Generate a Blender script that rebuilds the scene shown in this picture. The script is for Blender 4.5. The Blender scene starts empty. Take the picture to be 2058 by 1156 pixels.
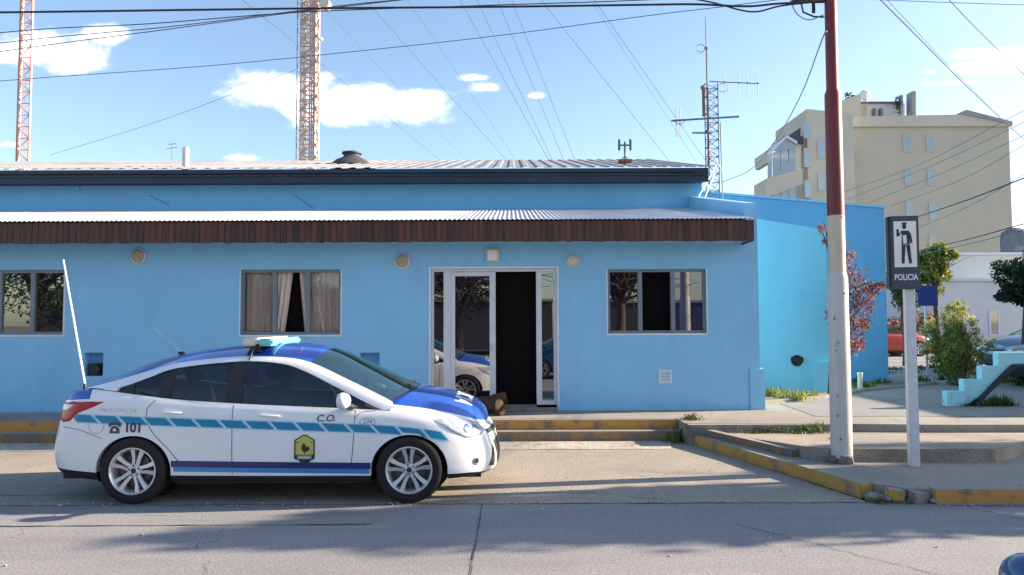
import bpy, bmesh, math, random
import numpy as np
from mathutils import Vector, Matrix, Euler
from mathutils.bvhtree import BVHTree
R = math.radians
random.seed(7)
S = bpy.context.scene
COL = S.collection

# ------------------------------------------------------------------ camera
F = 1486.0; PITCH = R(2.75); ROLL = R(0.22); CAM = Vector((0, 0, 1.72))
cd = bpy.data.cameras.new('camera'); cam = bpy.data.objects.new('camera', cd); COL.objects.link(cam)
cd.sensor_width = 36; cd.lens = 36 * F / 2058; cd.clip_end = 3000; cd.clip_start = .05
cam.matrix_world = Matrix.Translation(CAM) @ (Matrix.Rotation(R(90) + PITCH, 4, 'X') @ Matrix.Rotation(-ROLL, 4, 'Z'))
S.camera = cam
CM = cam.matrix_world.to_3x3()
def ray(px, py): return CM @ Vector(((px - 1029) / F, (578 - py) / F, -1))
def U(px, py, Y):                       # a photo pixel at world depth Y
    d = ray(px, py); return CAM + d * (Y / d.y)
def G(px, py, z=0):                     # a photo pixel on a level surface
    d = ray(px, py); return CAM + d * ((z - CAM.z) / d.z)

# ------------------------------------------------------------------ sun, sky
SUN_EL = R(21); SUN_AZ = R(9)           # azimuth measured from +X towards +Y
sd = Vector((math.cos(SUN_EL) * math.cos(SUN_AZ), math.cos(SUN_EL) * math.sin(SUN_AZ), math.sin(SUN_EL)))
sl = bpy.data.lights.new('sun', 'SUN'); sl.energy = 5.0; sl.angle = R(0.6); sl.color = (1, .82, .62)
so = bpy.data.objects.new('sun', sl); COL.objects.link(so)
so.rotation_euler = sd.to_track_quat('Z', 'Y').to_euler()
W = bpy.data.worlds.new('World'); S.world = W; W.use_nodes = True
nt = W.node_tree; nt.nodes.clear()
def N(t, tree=None, **kw):
    n = (tree or nt).nodes.new(t)
    for k, v in kw.items(): setattr(n, k, v)
    return n
def math_n(tree, op, a, b=None, clamp=False):
    n = tree.nodes.new('ShaderNodeMath'); n.operation = op; n.use_clamp = clamp
    for i, v in enumerate((a, b)):
        if v is None: continue
        if isinstance(v, (int, float)): n.inputs[i].default_value = v
        else: tree.links.new(v, n.inputs[i])
    return n.outputs[0]
sky = N('ShaderNodeTexSky', sky_type='NISHITA', sun_disc=False, sun_elevation=SUN_EL, sun_rotation=R(90) - SUN_AZ)
sky.air_density = 1.0; sky.dust_density = 1.0; sky.ozone_density = 1.6; sky.altitude = 100
tc = N('ShaderNodeTexCoord'); sp = N('ShaderNodeSeparateXYZ'); nt.links.new(tc.outputs['Generated'], sp.inputs[0])
u = math_n(nt, 'DIVIDE', sp.outputs[0], sp.outputs[1]); v = math_n(nt, 'DIVIDE', sp.outputs[2], math_n(nt, 'ABSOLUTE', sp.outputs[1]))
uv = N('ShaderNodeCombineXYZ'); nt.links.new(u, uv.inputs[0]); nt.links.new(v, uv.inputs[1])
nz = N('ShaderNodeTexNoise'); nz.inputs['Scale'].default_value = 11; nz.inputs['Detail'].default_value = 8; nz.inputs['Roughness'].default_value = .62; nz.inputs['Distortion'].default_value = .3
mp = N('ShaderNodeMapping'); mp.inputs['Scale'].default_value = (1, 1.7, 1); nt.links.new(uv.outputs[0], mp.inputs[0]); nt.links.new(mp.outputs[0], nz.inputs['Vector'])
clouds = [(560, 190, 130, 48, .45), (700, 215, 190, 45, .5), (800, 225, 110, 32, .3), (820, 195, 100, 20, .28), (60, 100, 130, 42, .42), (150, 120, 80, 30, .25), (230, 70, 60, 20, .1), (980, 178, 42, 14, .2), (955, 155, 32, 8, .1),
          (1072, 192, 22, 7, .06), (1990, 138, 90, 13, .34), (1945, 107, 58, 11, .2), (1900, 168, 66, 9, .22), (1865, 145, 22, 7, .1), (500, 318, 60, 10, .1), (15, 290, 40, 9, .1), (2040, 118, 60, 26, .3)]
acc = None
for (cx, cy, a, b, s) in clouds:
    d = ray(cx, cy); uc, vc = d.x / d.y, d.z / d.y
    s1 = N('ShaderNodeVectorMath', operation='SUBTRACT'); s1.inputs[1].default_value = (uc, vc, 0); nt.links.new(uv.outputs[0], s1.inputs[0])
    s2 = N('ShaderNodeVectorMath', operation='MULTIPLY'); s2.inputs[1].default_value = (F / a / 1.02, F / b / 1.0, 0); nt.links.new(s1.outputs[0], s2.inputs[0])
    s3 = N('ShaderNodeVectorMath', operation='LENGTH'); nt.links.new(s2.outputs[0], s3.inputs[0])
    m = math_n(nt, 'SUBTRACT', 1.0, s3.outputs['Value'])
    m = math_n(nt, 'MULTIPLY', m, .4 + s)
    acc = m if acc is None else math_n(nt, 'MAXIMUM', acc, m)
nn = math_n(nt, 'MULTIPLY', math_n(nt, 'SUBTRACT', nz.outputs['Fac'], .50), 2.2)
cm = math_n(nt, 'ADD', math_n(nt, 'MAXIMUM', acc, -.6), nn)
mr = N('ShaderNodeMapRange', interpolation_type='SMOOTHSTEP'); mr.inputs[1].default_value = -.08; mr.inputs[2].default_value = .72; mr.inputs[3].default_value = 0; mr.inputs[4].default_value = .95
nt.links.new(cm, mr.inputs[0])
mixc = N('ShaderNodeMix', data_type='RGBA'); nt.links.new(mr.outputs[0], mixc.inputs['Factor'])
nt.links.new(sky.outputs[0], mixc.inputs['A'])
SKYS = .095
mixc.inputs['B'].default_value = (8.2, 7.9, 7.8, 1)
bg = N('ShaderNodeBackground'); bg.inputs['Strength'].default_value = SKYS; nt.links.new(mixc.outputs['Result'], bg.inputs['Color'])
wo = N('ShaderNodeOutputWorld'); nt.links.new(bg.outputs[0], wo.inputs[0])
S.view_settings.view_transform = 'Standard'; S.view_settings.look = 'None'; S.view_settings.gamma = 1
S.view_settings.exposure = 1.62

# ------------------------------------------------------------------ tagging and linking
def tag(o, label=None, cat=None, group=None, kind=None):
    if label: o['label'] = label
    if cat: o['category'] = cat
    if group: o['group'] = group
    if kind: o['kind'] = kind
    return o
def empty(name, loc=(0, 0, 0), rz=0, label=None, cat=None, group=None):
    o = bpy.data.objects.new(name, None); COL.objects.link(o); o.location = loc; o.rotation_euler = (0, 0, rz); o.empty_display_size = .2
    return tag(o, label, cat, group)
def copy_tree(o, parent=None):
    c = o.copy(); COL.objects.link(c); c.parent = parent
    for ch in list(o.children): copy_tree(ch, c)
    return c
def catmull(P, n):
    P = np.asarray(P, float); k = len(P); out = []
    for i in range(k - 1):
        p0 = P[i - 1] if i > 0 else 2 * P[0] - P[1]; p1 = P[i]; p2 = P[i + 1]; p3 = P[i + 2] if i + 2 < k else 2 * P[-1] - P[-2]
        for q in range(n):
            t = q / n
            out.append(.5 * ((2 * p1) + (p2 - p0) * t + (2 * p0 - 5 * p1 + 4 * p2 - p3) * t * t + (-p0 + 3 * p1 - 3 * p2 + p3) * t ** 3))
    out.append(P[-1]); return np.array(out)

class MB:
    """collects shapes; build() links them as one mesh object"""
    def __init__(s): s.v = []; s.f = []; s.mi = []; s.m = 0
    def add(s, vs, fs):
        b = len(s.v); s.v += [tuple(x) for x in vs]
        s.f += [tuple(b + i for i in f) for f in fs]; s.mi += [s.m] * len(fs); return s
    def box(s, x0, x1, y0, y1, z0, z1, M=None):
        vs = [Vector((x, y, z)) for z in (z0, z1) for y in (y0, y1) for x in (x0, x1)]
        if M is not None: vs = [M @ p for p in vs]
        return s.add(vs, [(0, 2, 3, 1), (4, 5, 7, 6), (0, 1, 5, 4), (2, 6, 7, 3), (0, 4, 6, 2), (1, 3, 7, 5)])
    def cbox(s, c, d, M=None):
        T = Matrix.Translation(Vector(c)) @ (M.to_4x4() if M is not None else Matrix.Identity(4))
        return s.box(-d[0] / 2, d[0] / 2, -d[1] / 2, d[1] / 2, -d[2] / 2, d[2] / 2, T)
    def tube(s, pts, r, n=8, caps=True, closed=False):
        pts = [Vector(p) for p in pts]; k = len(pts)
        rs = r if isinstance(r, (list, tuple)) else [r] * k
        vs = []; up = None
        for i, p in enumerate(pts):
            if closed: d = pts[(i + 1) % k] - pts[i - 1]
            else: d = pts[min(i + 1, k - 1)] - pts[max(i - 1, 0)]
            if d.length < 1e-9: d = Vector((0, 0, 1))
            d.normalize()
            if up is None: up = Vector((0, 0, 1)) if abs(d.z) < .9 else Vector((1, 0, 0))
            a = d.cross(up)
            if a.length < 1e-4: up = Vector((1, .3, 0)); a = d.cross(up)
            a.normalize(); b = a.cross(d); up = b
            for j in range(n):
                t = 2 * math.pi * j / n; vs.append(p + (a * math.cos(t) + b * math.sin(t)) * rs[i])
        fs = []
        for i in range(k if closed else k - 1):
            i2 = (i + 1) % k
            for j in range(n): fs.append((i * n + j, i * n + (j + 1) % n, i2 * n + (j + 1) % n, i2 * n + j))
        if caps and not closed: fs.append(tuple(range(n - 1, -1, -1))); fs.append(tuple((k - 1) * n + j for j in range(n)))
        return s.add(vs, fs)
    def lathe(s, prof, c=(0, 0, 0), axis='Z', n=32, cap=False):
        vs = []
        for (r, h) in prof:
            for j in range(n):
                t = 2 * math.pi * j / n; a, b = r * math.cos(t), r * math.sin(t)
                p = {'Z': (a, b, h), 'Y': (a, h, b), 'X': (h, a, b)}[axis]
                vs.append((p[0] + c[0], p[1] + c[1], p[2] + c[2]))
        fs = [(i * n + j, i * n + (j + 1) % n, (i + 1) * n + (j + 1) % n, (i + 1) * n + j) for i in range(len(prof) - 1) for j in range(n)]
        if cap: fs += [tuple(range(n - 1, -1, -1)), tuple((len(prof) - 1) * n + j for j in range(n))]
        return s.add(vs, fs)
    def prism(s, poly, z0, z1, ztop=None):
        n = len(poly); f = ztop or (lambda x, y: z1)
        vs = [(p[0], p[1], z0) for p in poly] + [(p[0], p[1], f(p[0], p[1])) for p in poly]
        return s.add(vs, [tuple(range(n - 1, -1, -1)), tuple(range(n, 2 * n))] + [(i, (i + 1) % n, n + (i + 1) % n, n + i) for i in range(n)])
    def prismy(s, poly, y0, y1):       # polygon in x,z extruded along y
        n = len(poly); vs = [(p[0], y0, p[1]) for p in poly] + [(p[0], y1, p[1]) for p in poly]
        return s.add(vs, [tuple(range(n)), tuple(range(2 * n - 1, n - 1, -1))] + [(i, n + i, n + (i + 1) % n, (i + 1) % n) for i in range(n)])
    def grid(s, A):
        A = np.asarray(A); a, b = A.shape[:2]
        return s.add(A.reshape(-1, 3).tolist(), [(i * b + j, i * b + j + 1, (i + 1) * b + j + 1, (i + 1) * b + j) for i in range(a - 1) for j in range(b - 1)])
    def ball(s, c, r, n=12, m=8):
        r = r if isinstance(r, (tuple, list)) else (r, r, r)
        A = [[(c[0] + r[0] * math.sin(math.pi * i / m) * math.cos(2 * math.pi * j / n), c[1] + r[1] * math.sin(math.pi * i / m) * math.sin(2 * math.pi * j / n), c[2] + r[2] * math.cos(math.pi * i / m)) for j in range(n + 1)] for i in range(m + 1)]
        return s.grid(A)
    def build(s, name, mats, parent=None, smooth=False, bevel=0, fix=True, angle=35, loc=None):
        me = bpy.data.meshes.new(name); me.from_pydata(s.v, [], s.f); me.update()
        mats = mats if isinstance(mats, (list, tuple)) else [mats]
        for m in mats: me.materials.append(m)
        if len(mats) > 1: me.polygons.foreach_set('material_index', s.mi)
        if fix or bevel:
            bm = bmesh.new(); bm.from_mesh(me)
            bmesh.ops.remove_doubles(bm, verts=bm.verts, dist=1e-5)
            bmesh.ops.recalc_face_normals(bm, faces=bm.faces)
            if bevel:
                es = [e for e in bm.edges if len(e.link_faces) == 2 and e.calc_face_angle(0) > .6]
                bmesh.ops.bevel(bm, geom=es, offset=bevel, segments=2, affect='EDGES', clamp_overlap=True)
            bm.to_mesh(me); bm.free()
        if smooth:
            me.polygons.foreach_set('use_smooth', [True] * len(me.polygons))
            me.set_sharp_from_angle(angle=R(angle))
        o = bpy.data.objects.new(name, me); COL.objects.link(o)
        if parent is not None: o.parent = parent
        if loc: o.location = loc
        return o

# ------------------------------------------------------------------ materials
def mat(name, col, rough=.6, metal=0, var=0, scale=3, col2=None, bump=0, bscale=40, coat=0, spec=.5, detail=6, stretch=(1, 1, 1), band=(.35, .65), emit=None):
    m = bpy.data.materials.new(name); m.use_nodes = True; t = m.node_tree; p = t.nodes['Principled BSDF']
    p.inputs['Roughness'].default_value = rough; p.inputs['Metallic'].default_value = metal
    p.inputs['Base Color'].default_value = (*col, 1); p.inputs['Coat Weight'].default_value = coat; p.inputs['Coat Roughness'].default_value = .04
    p.inputs['Specular IOR Level'].default_value = spec
    if var or col2 or bump:
        c = t.nodes.new('ShaderNodeTexCoord'); mpn = t.nodes.new('ShaderNodeMapping'); mpn.inputs['Scale'].default_value = stretch
        t.links.new(c.outputs['Object'], mpn.inputs[0])
    if var or col2:
        n = t.nodes.new('ShaderNodeTexNoise'); n.inputs['Scale'].default_value = scale; n.inputs['Detail'].default_value = detail; n.inputs['Roughness'].default_value = .65
        t.links.new(mpn.outputs[0], n.inputs['Vector'])
        cr = t.nodes.new('ShaderNodeValToRGB'); cr.color_ramp.elements[0].position = band[0]; cr.color_ramp.elements[1].position = band[1]
        c2 = col2 or tuple(x * (1 - var) for x in col); c1 = col if col2 else tuple(min(1, x * (1 + var * .5)) for x in col)
        cr.color_ramp.elements[0].color = (*c2, 1); cr.color_ramp.elements[1].color = (*c1, 1)
        t.links.new(n.outputs['Fac'], cr.inputs[0]); t.links.new(cr.outputs[0], p.inputs['Base Color'])
    if bump:
        n2 = t.nodes.new('ShaderNodeTexNoise'); n2.inputs['Scale'].default_value = bscale; n2.inputs['Detail'].default_value = 4
        t.links.new(mpn.outputs[0], n2.inputs['Vector'])
        b = t.nodes.new('ShaderNodeBump'); b.inputs['Strength'].default_value = 1; b.inputs['Distance'].default_value = bump
        t.links.new(n2.outputs['Fac'], b.inputs['Height']); t.links.new(b.outputs[0], p.inputs['Normal'])
    if emit: p.inputs['Emission Color'].default_value = (*emit[0], 1); p.inputs['Emission Strength'].default_value = emit[1]
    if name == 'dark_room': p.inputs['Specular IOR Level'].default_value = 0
    return m
def glass(name, tint=(.35, .4, .42), refl=.25, rough=.01, body=None, gcol=(.95, .97, 1)):
    m = bpy.data.materials.new(name); m.use_nodes = True; t = m.node_tree; t.nodes.remove(t.nodes['Principled BSDF']); out = t.nodes['Material Output']
    tr = t.nodes.new('ShaderNodeBsdfTransparent') if body is None else t.nodes.new('ShaderNodeBsdfDiffuse'); tr.inputs['Color'].default_value = (*(body or tint), 1)
    gl = t.nodes.new('ShaderNodeBsdfGlossy'); gl.inputs['Roughness'].default_value = rough; gl.inputs['Color'].default_value = (*gcol, 1)
    fr = t.nodes.new('ShaderNodeFresnel'); fr.inputs[0].default_value = 1.5
    f = math_n(t, 'ADD', fr.outputs[0], refl, True)
    mx = t.nodes.new('ShaderNodeMixShader'); t.links.new(f, mx.inputs[0]); t.links.new(tr.outputs[0], mx.inputs[1]); t.links.new(gl.outputs[0], mx.inputs[2])
    t.links.new(mx.outputs[0], out.inputs[0]); return m
def concrete(name, col, stain, crack=True, speck=.35, cscale=.55, crackw=.012, streak=False):
    m = mat(name, col, .9, bump=.004, bscale=60, col2=stain, scale=1.1, detail=9, band=(.3, .7), stretch=(.35, 1.4, 1) if streak else (1, 1, 1))
    t = m.node_tree; p = t.nodes['Principled BSDF']; base = p.inputs['Base Color'].links[0].from_socket
    c = t.nodes.new('ShaderNodeTexCoord')
    sn = t.nodes.new('ShaderNodeTexNoise'); sn.inputs['Scale'].default_value = 55; sn.inputs['Detail'].default_value = 3; sn.inputs['Roughness'].default_value = .8; t.links.new(c.outputs['Object'], sn.inputs['Vector'])
    f = math_n(t, 'ADD', math_n(t, 'MULTIPLY', math_n(t, 'SUBTRACT', sn.outputs['Fac'], .5), speck * 3.5), 1)
    vm = t.nodes.new('ShaderNodeVectorMath'); vm.operation = 'SCALE'; t.links.new(base, vm.inputs[0]); t.links.new(f, vm.inputs['Scale'])
    last = vm.outputs[0]
    if crack:
        wn = t.nodes.new('ShaderNodeTexNoise'); wn.inputs['Scale'].default_value = 2.5; wn.inputs['Detail'].default_value = 5; t.links.new(c.outputs['Object'], wn.inputs['Vector'])
        av = t.nodes.new('ShaderNodeVectorMath'); av.operation = 'MULTIPLY_ADD'; av.inputs[1].default_value = (.5, .5, .5); t.links.new(wn.outputs['Color'], av.inputs[0]); t.links.new(c.outputs['Object'], av.inputs[2])
        vo = t.nodes.new('ShaderNodeTexVoronoi'); vo.feature = 'DISTANCE_TO_EDGE'; vo.inputs['Scale'].default_value = cscale; t.links.new(av.outputs[0], vo.inputs['Vector'])
        g = math_n(t, 'LESS_THAN', vo.outputs['Distance'], crackw * .5)
        g = math_n(t, 'MULTIPLY', g, math_n(t, 'GREATER_THAN', wn.outputs['Fac'], .5))
        k = math_n(t, 'SUBTRACT', 1, math_n(t, 'MULTIPLY', g, .5))
        v2 = t.nodes.new('ShaderNodeVectorMath'); v2.operation = 'SCALE'; t.links.new(last, v2.inputs[0]); t.links.new(k, v2.inputs['Scale']); last = v2.outputs[0]
    t.links.new(last, p.inputs['Base Color']); return m
def painted_kerb(name, paint, base, cover=.5):
    m = mat(name, paint, .85, bump=.006, bscale=45, col2=base, scale=4.5, detail=9, band=(cover - .09, cover + .03))
    t = m.node_tree; p = t.nodes['Principled BSDF']; src = p.inputs['Base Color'].links[0].from_socket
    g = t.nodes.new('ShaderNodeNewGeometry'); sx = t.nodes.new('ShaderNodeSeparateXYZ'); t.links.new(g.outputs['Normal'], sx.inputs[0])
    f = math_n(t, 'GREATER_THAN', sx.outputs[2], .6)
    mx = t.nodes.new('ShaderNodeMix'); mx.data_type = 'RGBA'; mx.inputs['B'].default_value = (.27, .25, .225, 1); t.links.new(f, mx.inputs['Factor']); t.links.new(src, mx.inputs['A']); t.links.new(mx.outputs['Result'], p.inputs['Base Color'])
    return m
def plaster(name, col, dirt=(.25, .3, .32), dirt_z=None):
    m = mat(name, col, .75, bump=.005, bscale=9, var=.05, scale=.9, detail=9)
    t = m.node_tree; p = t.nodes['Principled BSDF']; src = p.inputs['Base Color'].links[0].from_socket
    c = t.nodes.new('ShaderNodeTexCoord'); n = t.nodes.new('ShaderNodeTexNoise'); n.inputs['Scale'].default_value = 5; n.inputs['Detail'].default_value = 9; n.inputs['Roughness'].default_value = .75
    t.links.new(c.outputs['Object'], n.inputs['Vector'])
    sx = t.nodes.new('ShaderNodeSeparateXYZ'); t.links.new(c.outputs['Object'], sx.inputs[0])
    mq = t.nodes.new('ShaderNodeMapping'); mq.inputs['Scale'].default_value = (2.6, 2.6, .5); t.links.new(c.outputs['Object'], mq.inputs[0]); n3 = t.nodes.new('ShaderNodeTexNoise'); n3.inputs['Scale'].default_value = 1.6; n3.inputs['Detail'].default_value = 8; n3.inputs['Roughness'].default_value = .7; t.links.new(mq.outputs[0], n3.inputs['Vector'])
    k3 = math_n(t, 'SUBTRACT', 1.03, math_n(t, 'MULTIPLY', math_n(t, 'MAXIMUM', math_n(t, 'SUBTRACT', n3.outputs['Fac'], .52), 0), .38)); v3 = t.nodes.new('ShaderNodeVectorMath'); v3.operation = 'SCALE'; t.links.new(src, v3.inputs[0]); t.links.new(k3, v3.inputs['Scale']); src = v3.outputs[0]   # rain streaks
    z = math_n(t, 'MULTIPLY', math_n(t, 'SUBTRACT', (dirt_z or .55), sx.outputs[2]), .35)   # splashed dirt near the base
    f = math_n(t, 'ADD', math_n(t, 'MINIMUM', z, .12), n.outputs['Fac'])
    mr = t.nodes.new('ShaderNodeMapRange'); mr.inputs[1].default_value = .63; mr.inputs[2].default_value = .73; mr.inputs[4].default_value = .75; t.links.new(f, mr.inputs[0])
    mx = t.nodes.new('ShaderNodeMix'); mx.data_type = 'RGBA'; mx.inputs['B'].default_value = (*dirt, 1); t.links.new(mr.outputs[0], mx.inputs['Factor']); t.links.new(src, mx.inputs['A']); t.links.new(mx.outputs['Result'], p.inputs['Base Color'])
    return m
def leafmat(name, c1, c2, trans=.3):
    m = mat(name, c1, .6, col2=c2, scale=2.2, detail=8, band=(.35, .65), spec=.3)
    t = m.node_tree; p = t.nodes['Principled BSDF']; out = t.nodes['Material Output']
    oi = t.nodes.new('ShaderNodeNewGeometry'); src = p.inputs['Base Color'].links[0].from_socket
    k = math_n(t, 'ADD', math_n(t, 'MULTIPLY', oi.outputs['Random Per Island'], .9), .55)
    vm = t.nodes.new('ShaderNodeVectorMath'); vm.operation = 'SCALE'; t.links.new(src, vm.inputs[0]); t.links.new(k, vm.inputs['Scale']); t.links.new(vm.outputs[0], p.inputs['Base Color'])
    tl = t.nodes.new('ShaderNodeBsdfTranslucent'); t.links.new(vm.outputs[0], tl.inputs[0])
    mx = t.nodes.new('ShaderNodeMixShader'); mx.inputs[0].default_value = trans; t.links.new(p.outputs[0], mx.inputs[1]); t.links.new(tl.outputs[0], mx.inputs[2]); t.links.new(mx.outputs[0], out.inputs[0])
    return m
M = dict(
    road=concrete('road_concrete', (.255, .252, .262), (.185, .185, .195), streak=True, speck=.75, crackw=.003, cscale=.35),
    bay=concrete('bay_concrete', (.32, .285, .24), (.25, .225, .19), speck=.95, crackw=.005, cscale=.5),
    pebble=concrete('pebble_strip', (.50, .46, .40), (.22, .20, .18), speck=1.3, crack=False),
    walk=concrete('sidewalk_concrete', (.31, .285, .25), (.22, .205, .18), speck=.4, crackw=.012, cscale=.8),
    walk2=concrete('smooth_pavement', (.24, .235, .23), (.19, .185, .18), speck=.25, crackw=.008, cscale=.4),
    dusty=concrete('dusty_concrete', (.34, .295, .245), (.20, .17, .135), speck=.75, crackw=.016, cscale=.9),
    earth=concrete('bare_earth', (.24, .19, .14), (.14, .11, .08), speck=.7, crack=False),
    joint=mat('joint_tar', (.05, .048, .045), .9, var=.3, scale=9),
    kerb_y=painted_kerb('kerb_yellow', (.52, .30, .07), (.24, .19, .14), .46),
    kerb_o=painted_kerb('kerb_orange', (.50, .25, .065), (.20, .15, .11), .45),
    kerb_w=painted_kerb('kerb_worn', (.30, .17, .07), (.17, .14, .12), .56),
    kerb_g=painted_kerb('kerb_grey', (.24, .215, .19), (.15, .135, .12), .5),
    blue=plaster('station_blue', (.235, .51, .76), dirt=(.16, .30, .40)),
    blue_up=plaster('station_upper_blue', (.16, .45, .73), dirt_z=-5),
    cyan=plaster('wing_cyan', (.20, .60, .78)),
    deep=plaster('side_wall_blue', (.13, .36, .62)),
    stair_cyan=plaster('stair_cyan', (.36, .70, .78)),
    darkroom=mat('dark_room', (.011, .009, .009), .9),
    wood=mat('fascia_wood', (.13, .042, .024), .5, col2=(.045, .016, .012), scale=2.0, stretch=(6, 1, .35), detail=5, bump=.003, bscale=9),
    zinc=mat('zinc_sheet', (.74, .74, .76), .45, .45, var=.22, scale=1.2, detail=8),
    zinc_old=mat('zinc_sheet_weathered', (.30, .30, .32), .7, .3, var=.35, scale=.8, detail=9),
    navy=mat('navy_sheet', (.006, .016, .034), .55, 0, col2=(.010, .028, .055), scale=.7, stretch=(1, 1, 6)),
    grey_frame=mat('grey_aluminium', (.19, .22, .26), .45, .2, var=.1),
    white_frame=mat('white_aluminium', (.62, .63, .67), .4, 0, var=.08, scale=4),
    trim_white=mat('white_trim', (.66, .70, .76), .6, 0, var=.1),
    pane=glass('window_glass', refl=.20, body=(.004, .006, .012)),
    pane_film=glass('window_glass_film', refl=.14, body=(.01, .015, .06)),
    pane_clear=glass('window_glass_clear', tint=(.97, .97, .97), refl=.0),
    curtain=mat('curtain', (.85, .70, .60), .9, col2=(.6, .48, .42), scale=1.5, stretch=(14, 1, .3), band=(.4, .6)),
    cream=mat('cream_plastic', (.62, .58, .50), .45, var=.15, scale=14),
    diffuser=mat('lamp_diffuser', (.40, .35, .24), .35, 0, var=.3, scale=20),
    black=mat('black', (.006, .006, .007), .6), plastic=mat('black_plastic', (.012, .013, .016), .5),
    rubber=mat('tyre_rubber', (.012, .012, .013), .85, bump=.001, bscale=200),
    rim=mat('alloy_rim', (.72, .72, .73), .35, .6, var=.08, scale=30), disc=mat('brake_disc', (.12, .11, .11), .5, .7),
    pwhite=mat('paint_white', (.79, .80, .83), .35, coat=.8, var=.05, scale=2.5), pblue=mat('paint_blue', (.012, .075, .44), .3, coat=1.0, var=.07, scale=3),
    cyan_decal=mat('cyan_decal', (.004, .215, .42), .35, coat=.6), cyan_pale=mat('pale_cyan_edge', (.30, .62, .82), .35, coat=.6),
    navy_decal=mat('navy_decal', (.002, .018, .15), .35, coat=.6), sky_decal=mat('sky_decal', (.03, .22, .55), .35, coat=.6),
    ink=mat('dark_ink', (.02, .02, .035), .5), inkgrey=mat('grey_ink', (.22, .25, .32), .5), inkmid=mat('mid_ink', (.05, .055, .09), .5),
    yellow=mat('crest_yellow', (.55, .50, .12), .5, var=.15, scale=30), white=mat('plain_white', (.75, .77, .8), .5),
    seam=mat('panel_seam', (.06, .065, .08), .7),
    carglass=glass('car_glass', tint=(.14, .18, .19), refl=.04), windscreen=glass('windscreen_glass', tint=(.62, .75, .70), refl=.36, rough=.06, gcol=(.62, .80, .70)),
    lamp_red=mat('tail_lamp_red', (.42, .006, .010), .3, coat=.25), lamp_clear=mat('lamp_clear', (.62, .66, .70), .12, .35, coat=1, var=.35, scale=22),
    lamp_glass=mat('lamp_pale', (.75, .66, .66), .2, coat=1), chrome=mat('chrome', (.75, .77, .8), .1, 1),
    bar_white=mat('light_bar_white', (.70, .66, .58), .3, coat=.5), bar_cyan=mat('light_bar_cyan', (.18, .62, .66), .2, coat=.8),
    seat=mat('seat_fabric', (.10, .11, .12), .9), seat_l=mat('seat_light', (.32, .36, .28), .8), skin=mat('interior', (.05, .055, .06), .8),
    pole_red=mat('pole_red', (.20, .022, .022), .45, col2=(.12, .015, .018), scale=3, stretch=(1, 1, .3)),
    pole_cream=mat('pole_cream', (.60, .50, .38), .5, col2=(.48, .40, .31), scale=4, stretch=(1, 1, .3), band=(.3, .5)),
    pole_grey=mat('pole_pale', (.55, .52, .48), .5, col2=(.44, .41, .38), scale=4, stretch=(1, 1, .3), band=(.25, .45)),
    rust=mat('chipped_paint', (.06, .045, .035), .9), sign_dark=mat('sign_slate', (.045, .055, .08), .4, var=.15, scale=6), sign_white=mat('sign_white', (.86, .79, .73), .4, var=.05),
    sign_blue=mat('street_sign_blue', (.012, .035, .20), .5), post=mat('post_white', (.62, .63, .66), .5, var=.1, scale=9),
    beige=mat('beige_render', (.51, .485, .40), .85, var=.06, scale=.25, detail=8), beige_l=mat('beige_light', (.56, .53, .45), .85, var=.06, scale=.3),
    wall_pale=mat('pale_wall', (.60, .62, .64), .85, var=.08, scale=.5), wall_pink=mat('red_wall', (.30, .06, .07), .8, var=.15), brick_dark=mat('dark_brick', (.045, .045, .055), .9, var=.3, scale=2), wall_tan=mat('tan_wall', (.48, .38, .27), .85, var=.12, scale=.6),
    roof_dark=mat('roof_dark', (.06, .06, .07), .7, var=.2), roof_grey=mat('roof_grey', (.30, .31, .33), .7, var=.2, scale=.6), roof_tile=mat('tile_roof', (.25, .10, .07), .8, var=.3),
    bwin=glass('far_window', refl=.35, body=(.06, .08, .10)), bglass=glass('balcony_glass', refl=.14, body=(.22, .27, .29)),
    tower_red=mat('tower_red', (.60, .25, .22), .6, var=.2, scale=1), tower_white=mat('tower_white', (.66, .50, .43), .6, var=.1), tower_cream=mat('tower_cream', (.56, .43, .37), .6, var=.25, scale=1.5), tower_pink=mat('tower_pink', (.55, .28, .23), .6, var=.2),
    galv=mat('galvanised', (.15, .16, .18), .6, .2, var=.2), galv_l=mat('galvanised_light', (.60, .58, .58), .5, .3, var=.2), rusty=mat('rusty_bracket', (.24, .10, .05), .8, var=.3, scale=20),
    cable=mat('cable_black', (.02, .022, .03), .7), wire=mat('wire_grey', (.10, .12, .16), .6), wire_l=mat('wire_faint', (.13, .17, .23), .6),
    bark=mat('bark', (.10, .065, .045), .9, var=.4, scale=12, bump=.01, bscale=30), bark_l=mat('grey_bark', (.16, .13, .11), .9, var=.3, scale=12),
    leaf_purple=leafmat('plum_leaves', (.27, .105, .085), (.12, .035, .038), .4), leaf_yel=leafmat('yellow_green_leaves', (.30, .32, .055), (.12, .17, .03)),
    leaf_bush=leafmat('bush_leaves', (.50, .47, .14), (.15, .17, .055), .45), leaf_dark=leafmat('dark_leaves', (.035, .06, .03), (.015, .03, .018)), leaf_mid=leafmat('mid_leaves', (.09, .13, .04), (.04, .07, .025)),
    weed=leafmat('weed_leaves', (.14, .20, .05), (.07, .10, .03)), dry=leafmat('dry_weed', (.42, .42, .10), (.20, .24, .06)), pinkleaf=leafmat('pinkish_leaves', (.34, .20, .16), (.22, .16, .08)),
    fur=mat('dog_fur', (.075, .035, .02), .95, var=.4, scale=25, bump=.006, bscale=90), fur_tan=mat('dog_fur_tan', (.50, .33, .17), .95, var=.25, scale=25, bump=.006, bscale=90),
)
# painted wave board of the corrugated sheets is real geometry; see roofs below

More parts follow.
